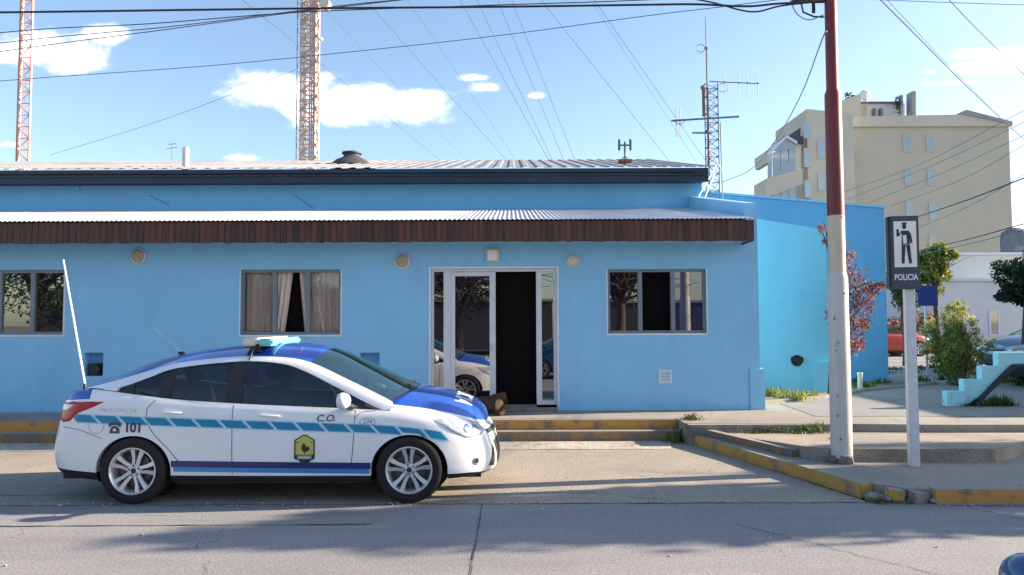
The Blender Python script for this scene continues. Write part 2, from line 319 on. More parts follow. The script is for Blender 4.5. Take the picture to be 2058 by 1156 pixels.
t = M['wood'].node_tree; p = t.nodes['Principled BSDF']; src = p.inputs['Base Color'].links[0].from_socket; g_ = t.nodes.new('ShaderNodeNewGeometry')
k_ = math_n(t, 'ADD', math_n(t, 'MULTIPLY', g_.outputs['Random Per Island'], .45), .62); vm = t.nodes.new('ShaderNodeVectorMath'); vm.operation = 'SCALE'; t.links.new(src, vm.inputs[0]); t.links.new(k_, vm.inputs['Scale']); t.links.new(vm.outputs[0], p.inputs['Base Color'])
# ------------------------------------------------------------------ ground
def flat(name, pts, z, m, **kw):
    mb = MB(); mb.add([(p[0], p[1], z) for p in pts], [tuple(range(len(pts)))])
    return tag(mb.build(name, m, **kw), kind='structure')
flat('ground', [(-900, -900), (900, -900), (900, 900), (-900, 900)], -.03, M['earth'])
flat('road', [(-80, -4.2), (80, -4.2), (80, 7.12), (-80, 7.12)], 0, M['road'])
flat('parking_bay', [(-80, 7.12), (3.4, 7.12), (2.5, 10.62), (2.3, 10.85), (-80, 10.85)], .002, M['bay'])
flat('gravel_strip', [(-80, 10.05), (2.15, 10.12), (2.3, 10.8), (-80, 10.8)], .007, M['pebble'])
# opposite side of the street
mb = MB(); mb.prism([(-80, -8.5), (80, -8.5), (80, -4.2), (-80, -4.2)], -.02, .15); tag(mb.build('opposite_sidewalk', M['walk'], bevel=.01), kind='structure')
mb = MB(); mb.cbox((3.66, 7.17, .055), (.16, .12, .13), Euler((0.05, .06, -.25)).to_matrix()); tag(mb.build('kerb_fragment', M['kerb_y'], bevel=.012), 'loose yellow painted kerb fragment at the crumbled corner', 'kerb fragment')
# joints in the road
mb = MB(); rr = random.Random(3)
def crackline(mb, a, b, w, n=40, wob=.012, z=.005):
    a = Vector((a[0], a[1])); b = Vector((b[0], b[1])); d = (b - a); nrm = Vector((-d.y, d.x)).normalized(); L = []
    for i in range(n + 1):
        p = a + d * i / n + nrm * rr.uniform(-wob, wob); ww = w * rr.uniform(.35, 1.2); L.append([(p.x - nrm.x * ww, p.y - nrm.y * ww, z), (p.x + nrm.x * ww, p.y + nrm.y * ww, z)])
    mb.grid(L)
g0, g1 = G(970, 1010), G(962, 1156)
crackline(mb, (g0.x, 7.1), (g0.x - .03, -4), .0055, 120, .005)
crackline(mb, (-30, 7.13), (3.4, 7.13), .007, 260, .01); crackline(mb, (-30, 6.3), (-1.2, 6.42), .010, 160, .01)
crackline(mb, (4.0, 6.98), (25, 6.98), .01, 90, .015); crackline(mb, (-30, 7.5), (1.0, 7.56), .006, 160, .012)
crackline(mb, (-4.9, 7.1), (-5.0, -4), .006, 80); crackline(mb, (4.2, 6.95), (5.6, 4.2), .005, 30, .02); crackline(mb, (1.9, 6.4), (3.4, 4.4), .004, 30, .03)
tag(mb.build('road_joint', M['joint'], fix=False), kind='structure')

# platform in front of the station: two painted steps
mb = MB(); mb.box(-80, 2.45, 10.84, 11.06, -.02, .14); o = mb.build('lower_step', M['kerb_w'], bevel=.012); tag(o, kind='structure')
mb = MB(); mb.box(-80, 2.45, 11.06, 11.20, -.02, .283); o = mb.build('step_edge', M['kerb_o'], bevel=.01); tag(o, kind='structure')
mb = MB(); mb.prism([(-80, 11.20), (2.45, 11.20), (2.45, 10.6), (4.55, 10.5), (6, 10.35), (30, 9.9), (30, 90), (4.2, 90), (4.2, 12.25), (-80, 12.25)], -.02, .285); tag(mb.build('station_sidewalk', [M['walk']], bevel=.006), kind='structure')
mb = MB(); mb.box(2.46, 4.5, 10.45, 10.595, -.02, .281); tag(mb.build('sidewalk_edge', M['kerb_g'], bevel=.015), kind='structure')
flat('side_pavement', [(4.6, 11.3), (30, 10.6), (30, 24), (7.5, 24), (6.9, 14.6), (4.7, 13.1)], .290, M['walk2'])
flat('side_street', [(8.5, 24), (60, 22), (60, 44), (8.5, 44)], .292, M['road'])
# raised corner, two tiers
tier1 = [(2.66, 10.5), (3.56, 7.35), (3.75, 7.16), (3.98, 7.12), (30, 7.10), (30, 10.5)]
mb = MB(); mb.prism(tier1, -.02, .128); tag(mb.build('lower_corner_pavement', M['walk']), kind='structure')
tier2 = [(2.80, 10.48), (3.42, 8.75), (3.62, 8.52), (5.45, 8.44), (6.1, 8.9), (9, 9.1), (30, 9.0), (30, 10.48)]
mb = MB(); mb.prism(tier2, .05, .2, lambda x, y: .275 - (y - 8.5) * .052); tag(mb.build('upper_corner_pavement', M['dusty'], bevel=.012), kind='structure')
def strip(mb, pts, w, z0, z1):
    P = [Vector((p[0], p[1])) for p in pts]; L = []
    for i, p in enumerate(P):
        d = (P[min(i + 1, len(P) - 1)] - P[max(i - 1, 0)]).normalized(); n = Vector((-d.y, d.x))
        L.append([(p.x, p.y), (p.x + n.x * w, p.y + n.y * w)])
    for i in range(len(L) - 1):
        a, b = L[i]; c, d = L[i + 1]
        mb.add([(*a, z0), (*b, z0), (*d, z0), (*c, z0), (*a, z1), (*b, z1), (*d, z1), (*c, z1)], [(0, 1, 2, 3), (4, 7, 6, 5), (0, 4, 5, 1), (3, 2, 6, 7), (0, 3, 7, 4), (1, 5, 6, 2)])
mb = MB(); rr = random.Random(5)
n = 14; A0 = Vector((2.52, 10.55)); A1 = Vector((3.42, 7.34))
strip(mb, [tuple(A0.lerp(A1, i / n) + Vector((rr.uniform(-.008, .008), rr.uniform(-.008, .008)))) for i in range(n + 1)], .15, -.02, .132); o = mb.build('painted_kerb', M['kerb_y'], bevel=.012)
tag(o, kind='structure')
mb = MB(); strip(mb, [(2.70, 10.44), (3.0, 9.6), (3.30, 8.80)], .12, .10, .215); o = mb.build('inner_kerb', M['kerb_w'], bevel=.01); tag(o, kind='structure')
mb = MB(); strip(mb, [(3.98, 7.07), (6, 7.06), (12, 7.05), (30, 7.05)], .14, -.02, .134); tag(mb.build('street_kerb', M['kerb_o'], bevel=.012), kind='structure')
mb = MB(); rr = random.Random(11)
for i in range(34):
    x = rr.uniform(3.42, 4.0); y = 7.27 - (x - 3.42) * .33 + rr.uniform(-.08, .08); s = rr.uniform(.015, .06)
    mb.cbox((x, y, s * .5), (s * 1.5, s * 1.2, s), Euler((rr.uniform(-.6, .6), rr.uniform(-.6, .6), rr.uniform(0, 3))).to_matrix())
mb.cbox((3.86, 7.13, .05), (.20, .11, .11), Euler((0.1, .1, .3)).to_matrix()); 
tag(mb.build('kerb_rubble', M['kerb_g'], bevel=.006), kind='stuff', label='broken concrete rubble where the corner kerb has crumbled away', cat='rubble')
mb = MB(); rr = random.Random(77)
for i in range(520):
    k = rr.random()
    if k < .45: x = rr.uniform(-7, 3.3); y = 7.13 + rr.gauss(0, .05); z = .004
    elif k < .65: x = rr.uniform(3.6, 6); y = 7.0 - abs(rr.gauss(0, .05)); z = .002
    elif k < .85: x = rr.uniform(-7, 2.4); y = 10.75 - abs(rr.gauss(0, .25)); z = .009
    else: x = rr.uniform(-6, 5); y = rr.uniform(4.6, 10); z = .004
    if y > 7.2 and x > 2.4: continue
    s = rr.uniform(.004, .014) * (1.5 if rr.random() < .1 else 1); mb.cbox((x, y, z + s * .3), (s * 1.4, s, s * .7), Euler((0, 0, rr.uniform(0, 3))).to_matrix())
tag(mb.build('grit', M['pebble'], fix=False), 'loose grit and pebbles lying in the gutter and on the road', 'grit', kind='stuff')
a = G(1700, 893, .22); b = G(1880, 893, .22)
mb = MB(); mb.prism([(a.x, a.y), (b.x, b.y), (b.x + .1, b.y + .5), (a.x, a.y + .5)], .1, .245); tag(mb.build('concrete_patch', M['kerb_g'], bevel=.02), kind='structure')

# ------------------------------------------------------------------ police station
WY = 12.2; sx = WY / F
def FX(px): return U(px, 650, WY).x
def FZ(px, py): return U(px, py, WY).z
ST = empty('police_station', (0, WY, .28), 0, 'long low sky blue police station with a brown boarded fascia and zinc roofs', 'building')
stp = lambda o: setattr(o, 'location', (0, -WY, -.28)) or o
def spart(mb, name, m, parent=ST, **kw):
    o = mb.build(name, m, parent, **kw)
    if parent is ST: o.location = (0, -WY, -.28)
    return o
XR = 4.07
wins = []
def opening(px0, py0, px1, py1): return (FX(px0), FX(px1), FZ((px0 + px1) / 2, py1), FZ((px0 + px1) / 2, py0))
w_left = opening(-72, 543, 127, 673); w_cur = opening(483, 542, 684, 673); w_right = opening(1222, 541, 1420, 670)
w_door = opening(866, 540, 1119, 812); niche_l = opening(171, 709, 209, 756); niche_m = opening(724, 709, 763, 757)
w_door = (w_door[0], w_door[1], .285, w_door[3])
w_far = opening(-520, 545, -320, 675)
ops = [w_left, w_cur, w_right, w_door, niche_l, niche_m, w_far]
def wall(mb, x0, x1, z0, z1, y, th, ops):
    xs = sorted(set([x0, x1] + [o[0] for o in ops] + [o[1] for o in ops])); zs = sorted(set([z0, z1] + [o[2] for o in ops] + [o[3] for o in ops]))
    for i in range(len(xs) - 1):
        for j in range(len(zs) - 1):
            cx, cz = (xs[i] + xs[i + 1]) / 2, (zs[j] + zs[j + 1]) / 2
            if any(o[0] < cx < o[1] and o[2] < cz < o[3] for o in ops): continue
            for yy in (y, y + th): mb.add([(xs[i], yy, zs[j]), (xs[i + 1], yy, zs[j]), (xs[i + 1], yy, zs[j + 1]), (xs[i], yy, zs[j + 1])], [(0, 1, 2, 3)])
    for (a, b, c, d) in ops + [(x0, x1, z0, z1)]:
        mb.add([(a, y, c), (b, y, c), (b, y, d), (a, y, d), (a, y + th, c), (b, y + th, c), (b, y + th, d), (a, y + th, d)], [(0, 4, 5, 1), (1, 5, 6, 2), (2, 6, 7, 3), (3, 7, 4, 0)])
mb = MB(); wall(mb, -16, XR, .2, 3.10, WY, .22, ops); spart(mb, 'front_wall', M['blue'], fix=False)
mb = MB()   # side wall with sloping parapet, right end
def prismx(mb, poly, x0, x1):
    n = len(poly); vs = [(x0, p[0], p[1]) for p in poly] + [(x1, p[0], p[1]) for p in poly]
    mb.add(vs, [tuple(range(n)), tuple(range(2 * n - 1, n - 1, -1))] + [(i, n + i, n + (i + 1) % n, (i + 1) % n) for i in range(n)])
pz0 = U(1518, 408, WY).z
prismx(mb, [(WY + .003, .2), (16.2, .2), (16.2, 4.50), (WY + .003, pz0)], XR - .20, XR - .003)
spart(mb, 'side_wall', M['blue'], bevel=.004)
mb = MB(); mb.box(XR - .19, XR - .004, WY - .003, WY + .1, 3.10, pz0 - .01); spart(mb, 'wall_pier', M['blue'])
mb = MB(); pzt = U(1518, 741, WY).z
mb.box(XR - .18, XR + .07, WY - .03, WY + .5, .22, pzt); spart(mb, 'corner_plinth', M['blue'], bevel=.008)
# dark interior shell
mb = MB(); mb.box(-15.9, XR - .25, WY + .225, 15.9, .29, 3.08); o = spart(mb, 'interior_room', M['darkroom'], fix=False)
# fascia boards
FY = 11.62; fx1 = U(1516, 465, FY).x; fz0 = U(1029, 486, FY).z; fz1 = U(1029, 444, FY).z
mb = MB(); x = -16; rr = random.Random(2)
while x < fx1 - .02:
    w = min(.098, fx1 - x); mb.box(x, x + w - .006, FY + rr.uniform(-.002, .002), FY + .02, fz0 + rr.uniform(-.008, .006), fz1); x += w
mb.box(-16, fx1 - .003, FY + .021, FY + .05, fz0 + .012, fz1 - .01); mb.box(fx1 - .02, fx1 + .003, FY + .02, WY - .004, fz0, fz1)
spart(mb, 'fascia_boards', M['wood'])
mb = MB(); mb.box(-16, fx1 - .02, FY + .05, WY - .004, fz0 + .03, fz0 + .05); spart(mb, 'soffit', M['blue'])
# corrugated canopy roof
def corr(x0, x1, ya, za, yb, zb, pitch, amp, trap=False, n=6):
    L = []; k = int((x1 - x0) / pitch * n)
    for i in range(k + 1):
        x = x0 + (x1 - x0) * i / k; ph = (x / pitch) % 1
        h = (amp if ph < .16 or ph > .84 else (amp * (1 - (min(ph, 1 - ph) - .16) / .1) if min(ph, 1 - ph) < .26 else 0)) if trap else amp * .5 * (1 + math.sin(2 * math.pi * x / pitch))
        L.append([(x, ya, za + h), (x, yb, zb + h)])
    mb = MB(); mb.grid(L); return mb
yb = 15.99; zb = U(1029, 421, yb).z
mb = corr(-16, XR - .2, FY - .07, fz1 + .005, yb, zb, .076, .018); spart(mb, 'canopy_roof', M['zinc'], smooth=True, angle=60)
# taller hall behind
UY = 16.0; uz1 = U(1029, 362, 15.6).z; uxr = U(1411, 400, UY).x
mb = MB(); mb.box(-16, uxr, UY, UY + 8, 3.0, uz1 + .05); spart(mb, 'upper_wall', M['blue_up'])
EY = 15.55; e0 = U(1029, 366, EY).z; e1 = U(1029, 336, EY).z; exr = U(1424, 350, EY).x
mb = MB(); mb.box(-16, exr, EY, EY + .10, e0, e1 - .03); mb.box(-16, exr - .05, EY - .03, EY, e0 + .13, e0 + .17); mb.box(-16, exr - .3, EY - .05, EY - .001, e1 - .12, e1 - .04)
mb.add([(exr + .001, EY, e0), (exr + .001, EY, e1 - .03), (exr + .001, 23.0, 6.32), (exr + .001, 23.0, 6.0)], [(0, 1, 2, 3)])
spart(mb, 'eave_gutter', M['navy'])
mb = MB(); mb.box(-16, exr - .02, EY + .1, UY - .002, e0 + .04, e0 + .07); spart(mb, 'upper_soffit', M['navy'])
mb = corr(-16, exr + .22, EY - .07, e1 - .03, 23.0, U(1029, 322, 23).z, .305, .022, True, 24); spart(mb, 'upper_roof', M['zinc_old'])
# trims: pale reveals
def trim(op, parent, side=True):
    a, b, c, d = op; t = .03; mb = MB()
    mb.box(a - t, b + t, WY - .018, WY - .001, d, d + t); mb.box(a - t, a, WY - .018, WY - .001, c, d - .001); mb.box(b, b + t, WY - .018, WY - .001, c, d - .001)
    return mb
def window(op, n=3, curtains=False, hide=None, panem=None, lab=None, open_i=None):
    a, b, c, d = op; y = WY + .05
    mb = MB(); t = .045
    mb.box(a, b, y, y + .05, c, c + t); mb.box(a, b, y, y + .05, d - t, d)
    mb.box(a, a + t, y + .001, y + .049, c + t, d - t); mb.box(b - t, b, y + .001, y + .049, c + t, d - t)
    w = (b - a) / n
    for i in range(1, n): mb.box(a + i * w - t * .8, a + i * w + t * .8, y - .012, y + .055, c + t * .6, d - t * .6)
    fr = spart(mb, 'window', M['grey_frame'], bevel=.004)
    if lab: fr['label'] = lab
    mb = MB(); tt = .022; mb.box(a - tt, b + tt, WY - .006, WY + .05, c - .03, c - .001); mb.box(a - tt, a, WY - .006, WY + .02, c, d); mb.box(b, b + tt, WY - .006, WY + .02, c, d)
    s = mb.build('window_surround', M['trim_white'], fr)
    for i in range(n):
        if i == open_i: continue
        mb = MB(); mb.box(a + i * w + .02, a + (i + 1) * w - .02, y + .024, y + .029, c + .03, d - .03)
        mb.build('pane', panem[i] if isinstance(panem, list) else (panem or M['pane']), fr)
    if curtains:
        for (u0, u1, top0, top1) in ((0.0, .42, 0.0, .50), (.62, 1.0, .56, 1.0)):
            L = []
            for k in range(0, 81):
                t_ = k / 80; row = []
                for q in range(7):
                    h = q / 6   # 0 bottom 1 top
                    xa = a + (b - a) * (u0 + (top0 - u0) * h); xb = a + (b - a) * (u1 + (top1 - u1) * h)
                    row.append((xa + (xb - xa) * t_, y + .10 + .022 * math.sin(t_ * 60 + .6 * math.sin(t_ * 9)), c + .02 + (d - c - .05) * h))
                L.append(row)
            mb = MB(); mb.grid(L); mb.build('curtain', M['curtain'], fr, smooth=True, fix=False)
    return fr
window(w_left, lab='grey framed window without curtains near the left edge'); window(w_cur, curtains=True, panem=M['pane_clear'], lab='grey framed window with beige curtains', open_i=1)
window(w_right, lab='grey framed window with its middle sash open', panem=[M['pane'], M['pane'], M['pane_film']], open_i=1)
window(w_far)
# entrance
a, b, c, d = w_door; y = WY + .04
dz = d - .0; t = .055
door = MB()
X = lambda px: FX(px)
door.box(a, b, y, y + .07, d - .045, d); door.box(a, a + .045, y, y + .07, c, d - .045); door.box(b - .05, b, y, y + .07, c + .09, d - .045)
door.box(X(891), X(905), y - .004, y + .074, c + .02, d - .045); door.box(X(1078), X(1089), y - .004, y + .074, c + .09, d - .045)
door.box(a + .045, X(891), y + .002, y + .06, c, c + .06); door.box(X(1078), b - .001, y - .002, y + .06, c + .09, c + .16)
dr = spart(door, 'entrance_frame', M['white_frame'], bevel=.004)
mb = MB(); mb.box(a + .04, X(893), y + .03, y + .036, c + .05, d - .04); mb.build('sidelight_pane', M['pane'], dr)
mb = MB(); mb.box(X(1088), b - .045, y + .03, y + .036, c + .15, d - .04); mb.build('sidelight_pane', M['pane'], dr)
mb = MB(); l0, l1 = X(905), X(996); z0 = c + .02; z1 = d - .05
mb.box(l0, l0 + .075, y + .006, y + .055, z0, z1); mb.box(l1 - .10, l1, y + .006, y + .055, z0, z1); mb.box(l0 + .075, l1 - .10, y + .008, y + .053, z1 - .07, z1); mb.box(l0 + .075, l1 - .10, y + .008, y + .053, z0, z0 + .10)
dl = spart(mb, 'door_leaf', M['white_frame'], bevel=.004)
mb = MB(); mb.box(l0 + .07, l1 - .095, y + .03, y + .036, z0 + .09, z1 - .06); mb.build('door_pane', M['pane'], dl)
mb = MB(); mb.tube([(l1 - .05, y - .03, 1.25), (l1 - .05, y - .03, 1.40)], .011); mb.tube([(l1 - .05, y - .03, 1.30), (l1 - .05, y + .01, 1.30)], .008); mb.build('door_handle', M['galv_l'], dl, smooth=True)
mb = MB(); mb.box(l1 + .02, X(1077) + .01, WY - .05, WY + .22, .284, .365); mb.box(X(1010), X(1118), WY - .12, WY - .05, .284, .345); spart(mb, 'threshold', M['kerb_g'], bevel=.008)
mb = MB(); tt = .035; mb.box(a - tt, b + tt, WY - .012, WY - .001, d, d + tt); mb.box(a - tt, a - .001, WY - .012, WY - .001, .29, d); mb.box(b + .001, b + tt, WY - .012, WY - .001, .36, d); mb.build('entrance_surround', M['trim_white'], dr)
# inside things glimpsed through the door: a desk
mb = MB(); mb.box(.0, .9, 14.2, 14.8, .29, 1.05); spart(mb, 'interior_desk', M['wood'])
# meter niches
for (op, nm) in ((niche_l, 1), (niche_m, 0)):
    a, b, c, d = op
    mb = MB(); mb.box(a - .01, b + .01, WY + .16, WY + .18, c - .01, d + .01); ni = spart(mb, 'meter_niche', M['deep'])
    mb = MB(); cx = (a + b) / 2; w = (b - a)
    if nm: mb.box(cx - w * .38, cx + w * .22, WY + .05, WY + .155, c + .01, c + .2); mb.lathe([(0, -.02), (.075, -.02), (.075, .05)], (cx + .02, WY + .03, c + .11), 'Y', 20)
    else: mb.lathe([(0, -.03), (.07, -.03), (.07, .05)], (cx - .02, WY + .06, c + .07), 'Y', 20)
    mb.build('gas_meter', M['plastic'], ni, bevel=.01)
# wall cracks on the upper wall
for (p, q) in (((300, 393), (340, 412)), ((588, 390), (630, 419)), ((160, 373), (161, 385))):
    mb = MB(); mb.tube([U(*p, UY - .002), U(*q, UY - .002)], .006, 4); spart(mb, 'wall_crack', M['joint'])
# roof vents and pipes
o = U(707, 322, 19.5)
V = MB(); V.lathe([(.62, -.15), (.42, .03), (.27, .10), (.21, .15), (.21, .20), (.26, .21), (.26, .25), (.0, .27)], (o.x, o.y, o.z - .05), 'Z', 24)
tag(V.build('roof_ventilator', M['roof_dark'], smooth=True), 'squat dark round ventilator on the station roof right of the lattice tower', 'ventilator')
o = U(373, 325, 17); V = MB(); V.tube([(o.x, o.y, o.z - .3), (o.x, o.y, U(373, 297, 17).z)], .075, 14)
tag(V.build('vent_pipe', M['galv_l'], smooth=True), 'short pale metal pipe standing on the station roof', 'pipe')
# small panel antenna on the roof
o = U(1256, 326, 17); t_ = U(1256, 281, 17)
an = empty('roof_antenna', (o.x, o.y, o.z - .1), 0, 'small forked grey panel antenna on a short mast near the roof right end', 'antenna')
h = t_.z - o.z + .1
mb = MB(); mb.tube([(0, 0, 0), (0, 0, h - .05)], .022, 8); mb.tube([(-.13, 0, h - .13), (.13, 0, h - .13)], .02, 6); mb.build('mast', M['galv'], an)
for s in (-1, 1): mb = MB(); mb.cbox((s * .13, 0, h - .12), (.05, .05, .26)); mb.build('panel', M['galv'], an, bevel=.008)
mb = MB(); mb.cbox((0, 0, .12), (.3, .2, .06)); mb.tube([(-.12, 0, .1), (0, 0, .25), (.12, 0, .1)], .015, 6); mb.build('bracket', M['rusty'], an)
# round wall lamps, box, vents
def wall_lamp(px, py, r, lab, dm, fm):
    p = U(px, py, WY); e = empty('wall_lamp', (p.x, WY, p.z), 0, lab, 'wall lamp', 'round bulkhead lamps on the station front')
    rr_ = r * sx
    mb = MB(); mb.lathe([(rr_ * .5, -.001), (rr_, -.001), (rr_, -.03), (rr_ * .80, -.042), (rr_ * .78, -.03)], (0, 0, 0), 'Y', 28); mb.build('rim', fm, e, smooth=True)
    mb = MB(); mb.lathe([(rr_ * .79, -.03), (rr_ * .7, -.055), (rr_ * .4, -.075), (0.001, -.08)], (0, 0, 0), 'Y', 28); mb.build('diffuser', dm, e, smooth=True)
wall_lamp(279, 515, 16, 'round lamp with olive diffuser on the blue wall left of the curtained window', M['diffuser'], M['galv_l'])
wall_lamp(809, 525, 16, 'round lamp with brownish diffuser on the blue wall just left of the entrance', M['diffuser'], M['galv_l'])
wall_lamp(1150, 524, 14, 'round cream lamp on the blue wall just right of the entrance', M['cream'], M['cream'])
p = U(990, 514, WY); mb = MB(); mb.box(-.11, .11, -.06, -.001, -.11, .11); e = mb.build('alarm_box', M['cream'], bevel=.012); e.location = (p.x, WY, p.z)
mb = MB(); mb.box(-.08, .08, -.064, -.06, -.08, .08); mb.build('cover', M['sign_white'], e, bevel=.003)
tag(e, 'square cream box on the wall above the entrance', 'wall box')
p = U(1337, 757, WY); e = empty('wall_vent', (p.x, WY, p.z), 0, 'square white louvred vent low on the blue wall under the right window', 'vent')
mb = MB(); mb.box(-.11, .11, -.015, -.001, .08, .11); mb.box(-.11, .11, -.015, -.001, -.11, -.08); mb.box(-.11, -.08, -.015, -.001, -.08, .08); mb.box(.08, .11, -.015, -.001, -.08, .08); mb.build('frame', M['trim_white'], e)
mb = MB()
for k in range(4): mb.cbox((0, -.008, -.06 + k * .04), (.16, .014, .024), Euler((.5, 0, 0)).to_matrix())
mb.build('louvres', M['trim_white'], e)

# wings right of the station
LY = 14.9; a = U(1530, 426, LY); b = U(1659, 462, LY); base = .28
e = empty('side_wing', (5.2, LY, base), 0, 'bright cyan blue wing wall with a sloping top right of the station front', 'building')
mb = MB()   # cyan wing: sloping top, extruded back
mb.prismy([(XR, base), (b.x, base), (b.x, b.z), (XR, a.z + .02)], LY, LY + 2.6); o = mb.build('wall', M['cyan'], e, bevel=.01); o.location = (-5.2, -LY, -base)
q = U(1660, 757, LY); mb = MB(); mb.box(q.x - .02 - .25, q.x + .06, LY - .05, LY + .3, base, U(1660, 726, LY).z); o = mb.build('plinth', M['cyan'], e, bevel=.01); o.location = (-5.2, -LY, -base)
q = U(1601, 725, LY); mb = MB(); mb.lathe([(.02, -.02), (.11, -.03), (.12, 0), (.10, .01)], (q.x, LY - .004, q.z), 'Y', 20); mb.cbox((q.x, LY - .03, q.z + .02), (.24, .06, .12)); o = mb.build('vent_hood', M['plastic'], e, bevel=.02); o.location = (-5.2, -LY, -base)
DY = 17.6; a = U(1455, 391, DY); b = U(1777, 419, DY)
mb = MB(); mb.prismy([(a.x - 1.2, .28), (b.x, .28), (b.x, b.z), (a.x - 1.2, a.z + .1)], DY, DY + 9)
tag(mb.build('rear_hall', M['deep'], bevel=.012), 'deep blue windowless hall wall behind the cyan wing and the plum tree', 'building')
mb = MB(); mb.prismy([(a.x - 1.2, a.z + .1), (b.x + .03, b.z), (b.x + .03, b.z + .05), (a.x - 1.2, a.z + .15)], DY - .03, DY + .02)
o = mb.build('coping', M['blue'], bpy.data.objects['rear_hall'])
# planting strip with low rim
pl = [G(1530, 812, .3), G(1660, 800, .3), G(1740, 786, .3), G(1885, 772, .3)]
mb = MB(); strip(mb, [(p.x, p.y) for p in pl], .10, .27, .345); tag(mb.build('planter_rim', M['walk'], bevel=.012), 'low concrete rim edging the planting strip along the blue walls', 'kerb')
flat('planting_soil', [(pl[0].x, pl[0].y + .08), (pl[1].x, pl[1].y + .08), (pl[2].x, pl[2].y + .08), (pl[3].x, pl[3].y + .08), (pl[3].x, DY), (6.3, DY), (6.3, LY), (XR, LY)], .31, M['earth'])
p = G(1729, 783, .31); mb = MB(); mb.tube([(p.x, p.y, .3), (p.x, p.y, .62)], .05, 12); mb.tube([(p.x, p.y, .62), (p.x, p.y, .66)], .055, 12)
tag(mb.build('drain_pipe', M['cream'], smooth=True), 'short cream pipe stub standing in the planting strip by the deep blue wall', 'pipe')

# ------------------------------------------------------------------ leaves, grass
def leaves(pts, size, rr, flatness=.0, aspect=.55):
    n = len(pts); v = np.zeros((n * 4, 3)); P = np.asarray(pts)
    g = np.random.RandomState(rr)
    a = g.normal(size=(n, 3)); a /= np.linalg.norm(a, axis=1)[:, None]; b = np.cross(a, g.normal(size=(n, 3))); b /= np.linalg.norm(b, axis=1)[:, None]
    s = size * g.uniform(.6, 1.3, (n, 1)); b = b * aspect
    v[0::4] = P - a * s; v[1::4] = P + b * s; v[2::4] = P + a * s; v[3::4] = P - b * s
    return v, np.arange(n * 4).reshape(n, 4)
def leafmesh(name, pts, size, m, parent, seed=1, aspect=.55):
    v, f = leaves(pts, size, seed, aspect=aspect); me = bpy.data.meshes.new(name)
    me.vertices.add(len(v)); me.vertices.foreach_set('co', v.ravel()); me.loops.add(len(f) * 4); me.loops.foreach_set('vertex_index', f.ravel())
    me.polygons.add(len(f)); me.polygons.foreach_set('loop_start', np.arange(0, len(f) * 4, 4)); me.polygons.foreach_set('loop_total', np.full(len(f), 4)); me.update(calc_edges=True); me.validate()
    me.materials.append(m); o = bpy.data.objects.new(name, me); COL.objects.link(o); o.parent = parent; return o
def clump_points(g, centres, radii, n, shell=.5):
    out = []
    for c, r in zip(centres, radii):
        d = g.normal(size=(n, 3)); d /= np.linalg.norm(d, axis=1)[:, None]; q = g.uniform(shell, 1, (n, 1)) ** .6 * g.uniform(.55, 1.1, (n, 1))
        out.append(np.array(c) + d * q * np.array(r))
    return np.concatenate(out)
def tree(loc, h, crown_r, crown_z, lab, leaf, bark, seed, clumps=26, per=260, ls=.07, trunk_r=.1, group=None, name='tree', cat='tree', limbs=7, cl=.38, forks=2):
    g = np.random.RandomState(seed); rr = random.Random(seed)
    e = empty(name, loc, 0, lab, cat, group)
    mb = MB(); tips = []
    bot = max(.15, crown_z - crown_r[2] * .95); mb.tube([(0, 0, -.05), (rr.uniform(-.05, .05), rr.uniform(-.05, .05), bot * .5), (rr.uniform(-.08, .08), 0, bot), (0, 0, crown_z)], [trunk_r * 1.25, trunk_r, trunk_r * .85, trunk_r * .4], 10)
    cs = []; rs = []
    for i in range(clumps):
        d = g.normal(size=3); d /= np.linalg.norm(d); q = g.uniform(.35, .95)
        c = (d[0] * crown_r[0] * q, d[1] * crown_r[1] * q, crown_z + d[2] * crown_r[2] * q); cs.append(c); k = g.uniform(.6, 1.25) * cl; rs.append((crown_r[0] * k, crown_r[1] * k, crown_r[2] * k * .8))
        if i < limbs * 3:
            st = bot + (crown_z - bot) * g.uniform(0, .8); mid = (c[0] * .45 + g.normal() * .08, c[1] * .45 + g.normal() * .08, st + (c[2] - st) * .6)
            mb.tube([(0, 0, st), mid, c], [trunk_r * .42, trunk_r * .25, trunk_r * .08], 6)
            for k2 in range(forks):
                dd = g.normal(size=3) * .35 * crown_r[0]; mb.tube([mid, (c[0] + dd[0], c[1] + dd[1], c[2] + dd[2] * .7)], [trunk_r * .16, trunk_r * .04], 5)
    mb.build('trunk', bark, e, smooth=True, fix=False)
    leafmesh('crown', clump_points(g, cs, rs, per), ls, leaf, e, seed)
    return e
def grass(name, boxes, n, hgt, m, lab, cat, seed, kind='stuff', w=.012):
    g = random.Random(seed); mb = MB(); C_ = []
    for _ in range(max(5, n // 45)):
        x0, x1, y0, y1, z = g.choice(boxes); C_.append((g.triangular(x0, x1), g.uniform(y0, y1), z, g.uniform(.25, 1.15) ** 1.3, min(g.uniform(.03, .13), (x1 - x0) * .5), (x0, x1, y0, y1)))
    for _ in range(n):
        cx, cy, z, hs, rd, bx = g.choice(C_); x = min(max(cx + g.gauss(0, rd), bx[0] - .1), bx[1] + .1); y = min(max(cy + g.gauss(0, rd * .6), bx[2]), bx[3]); h = hgt * hs * g.uniform(.25, 1.1); a = g.uniform(0, 6.28); l = g.uniform(.2, 1.1) * h
        dx, dy = math.cos(a), math.sin(a); ww = w * g.uniform(.5, 1.2)
        mb.add([(x - dy * ww, y + dx * ww, z), (x + dy * ww, y - dx * ww, z), (x + dx * l * .4 + dy * ww * .7, y + dy * l * .4 - dx * ww * .7, z + h * .65), (x + dx * l * .4 - dy * ww * .7, y + dy * l * .4 + dx * ww * .7, z + h * .65), (x + dx * l, y + dy * l, z + h)], [(0, 1, 2, 3), (3, 2, 4)])
    return tag(mb.build(name, m, fix=False), lab, cat, kind=kind)
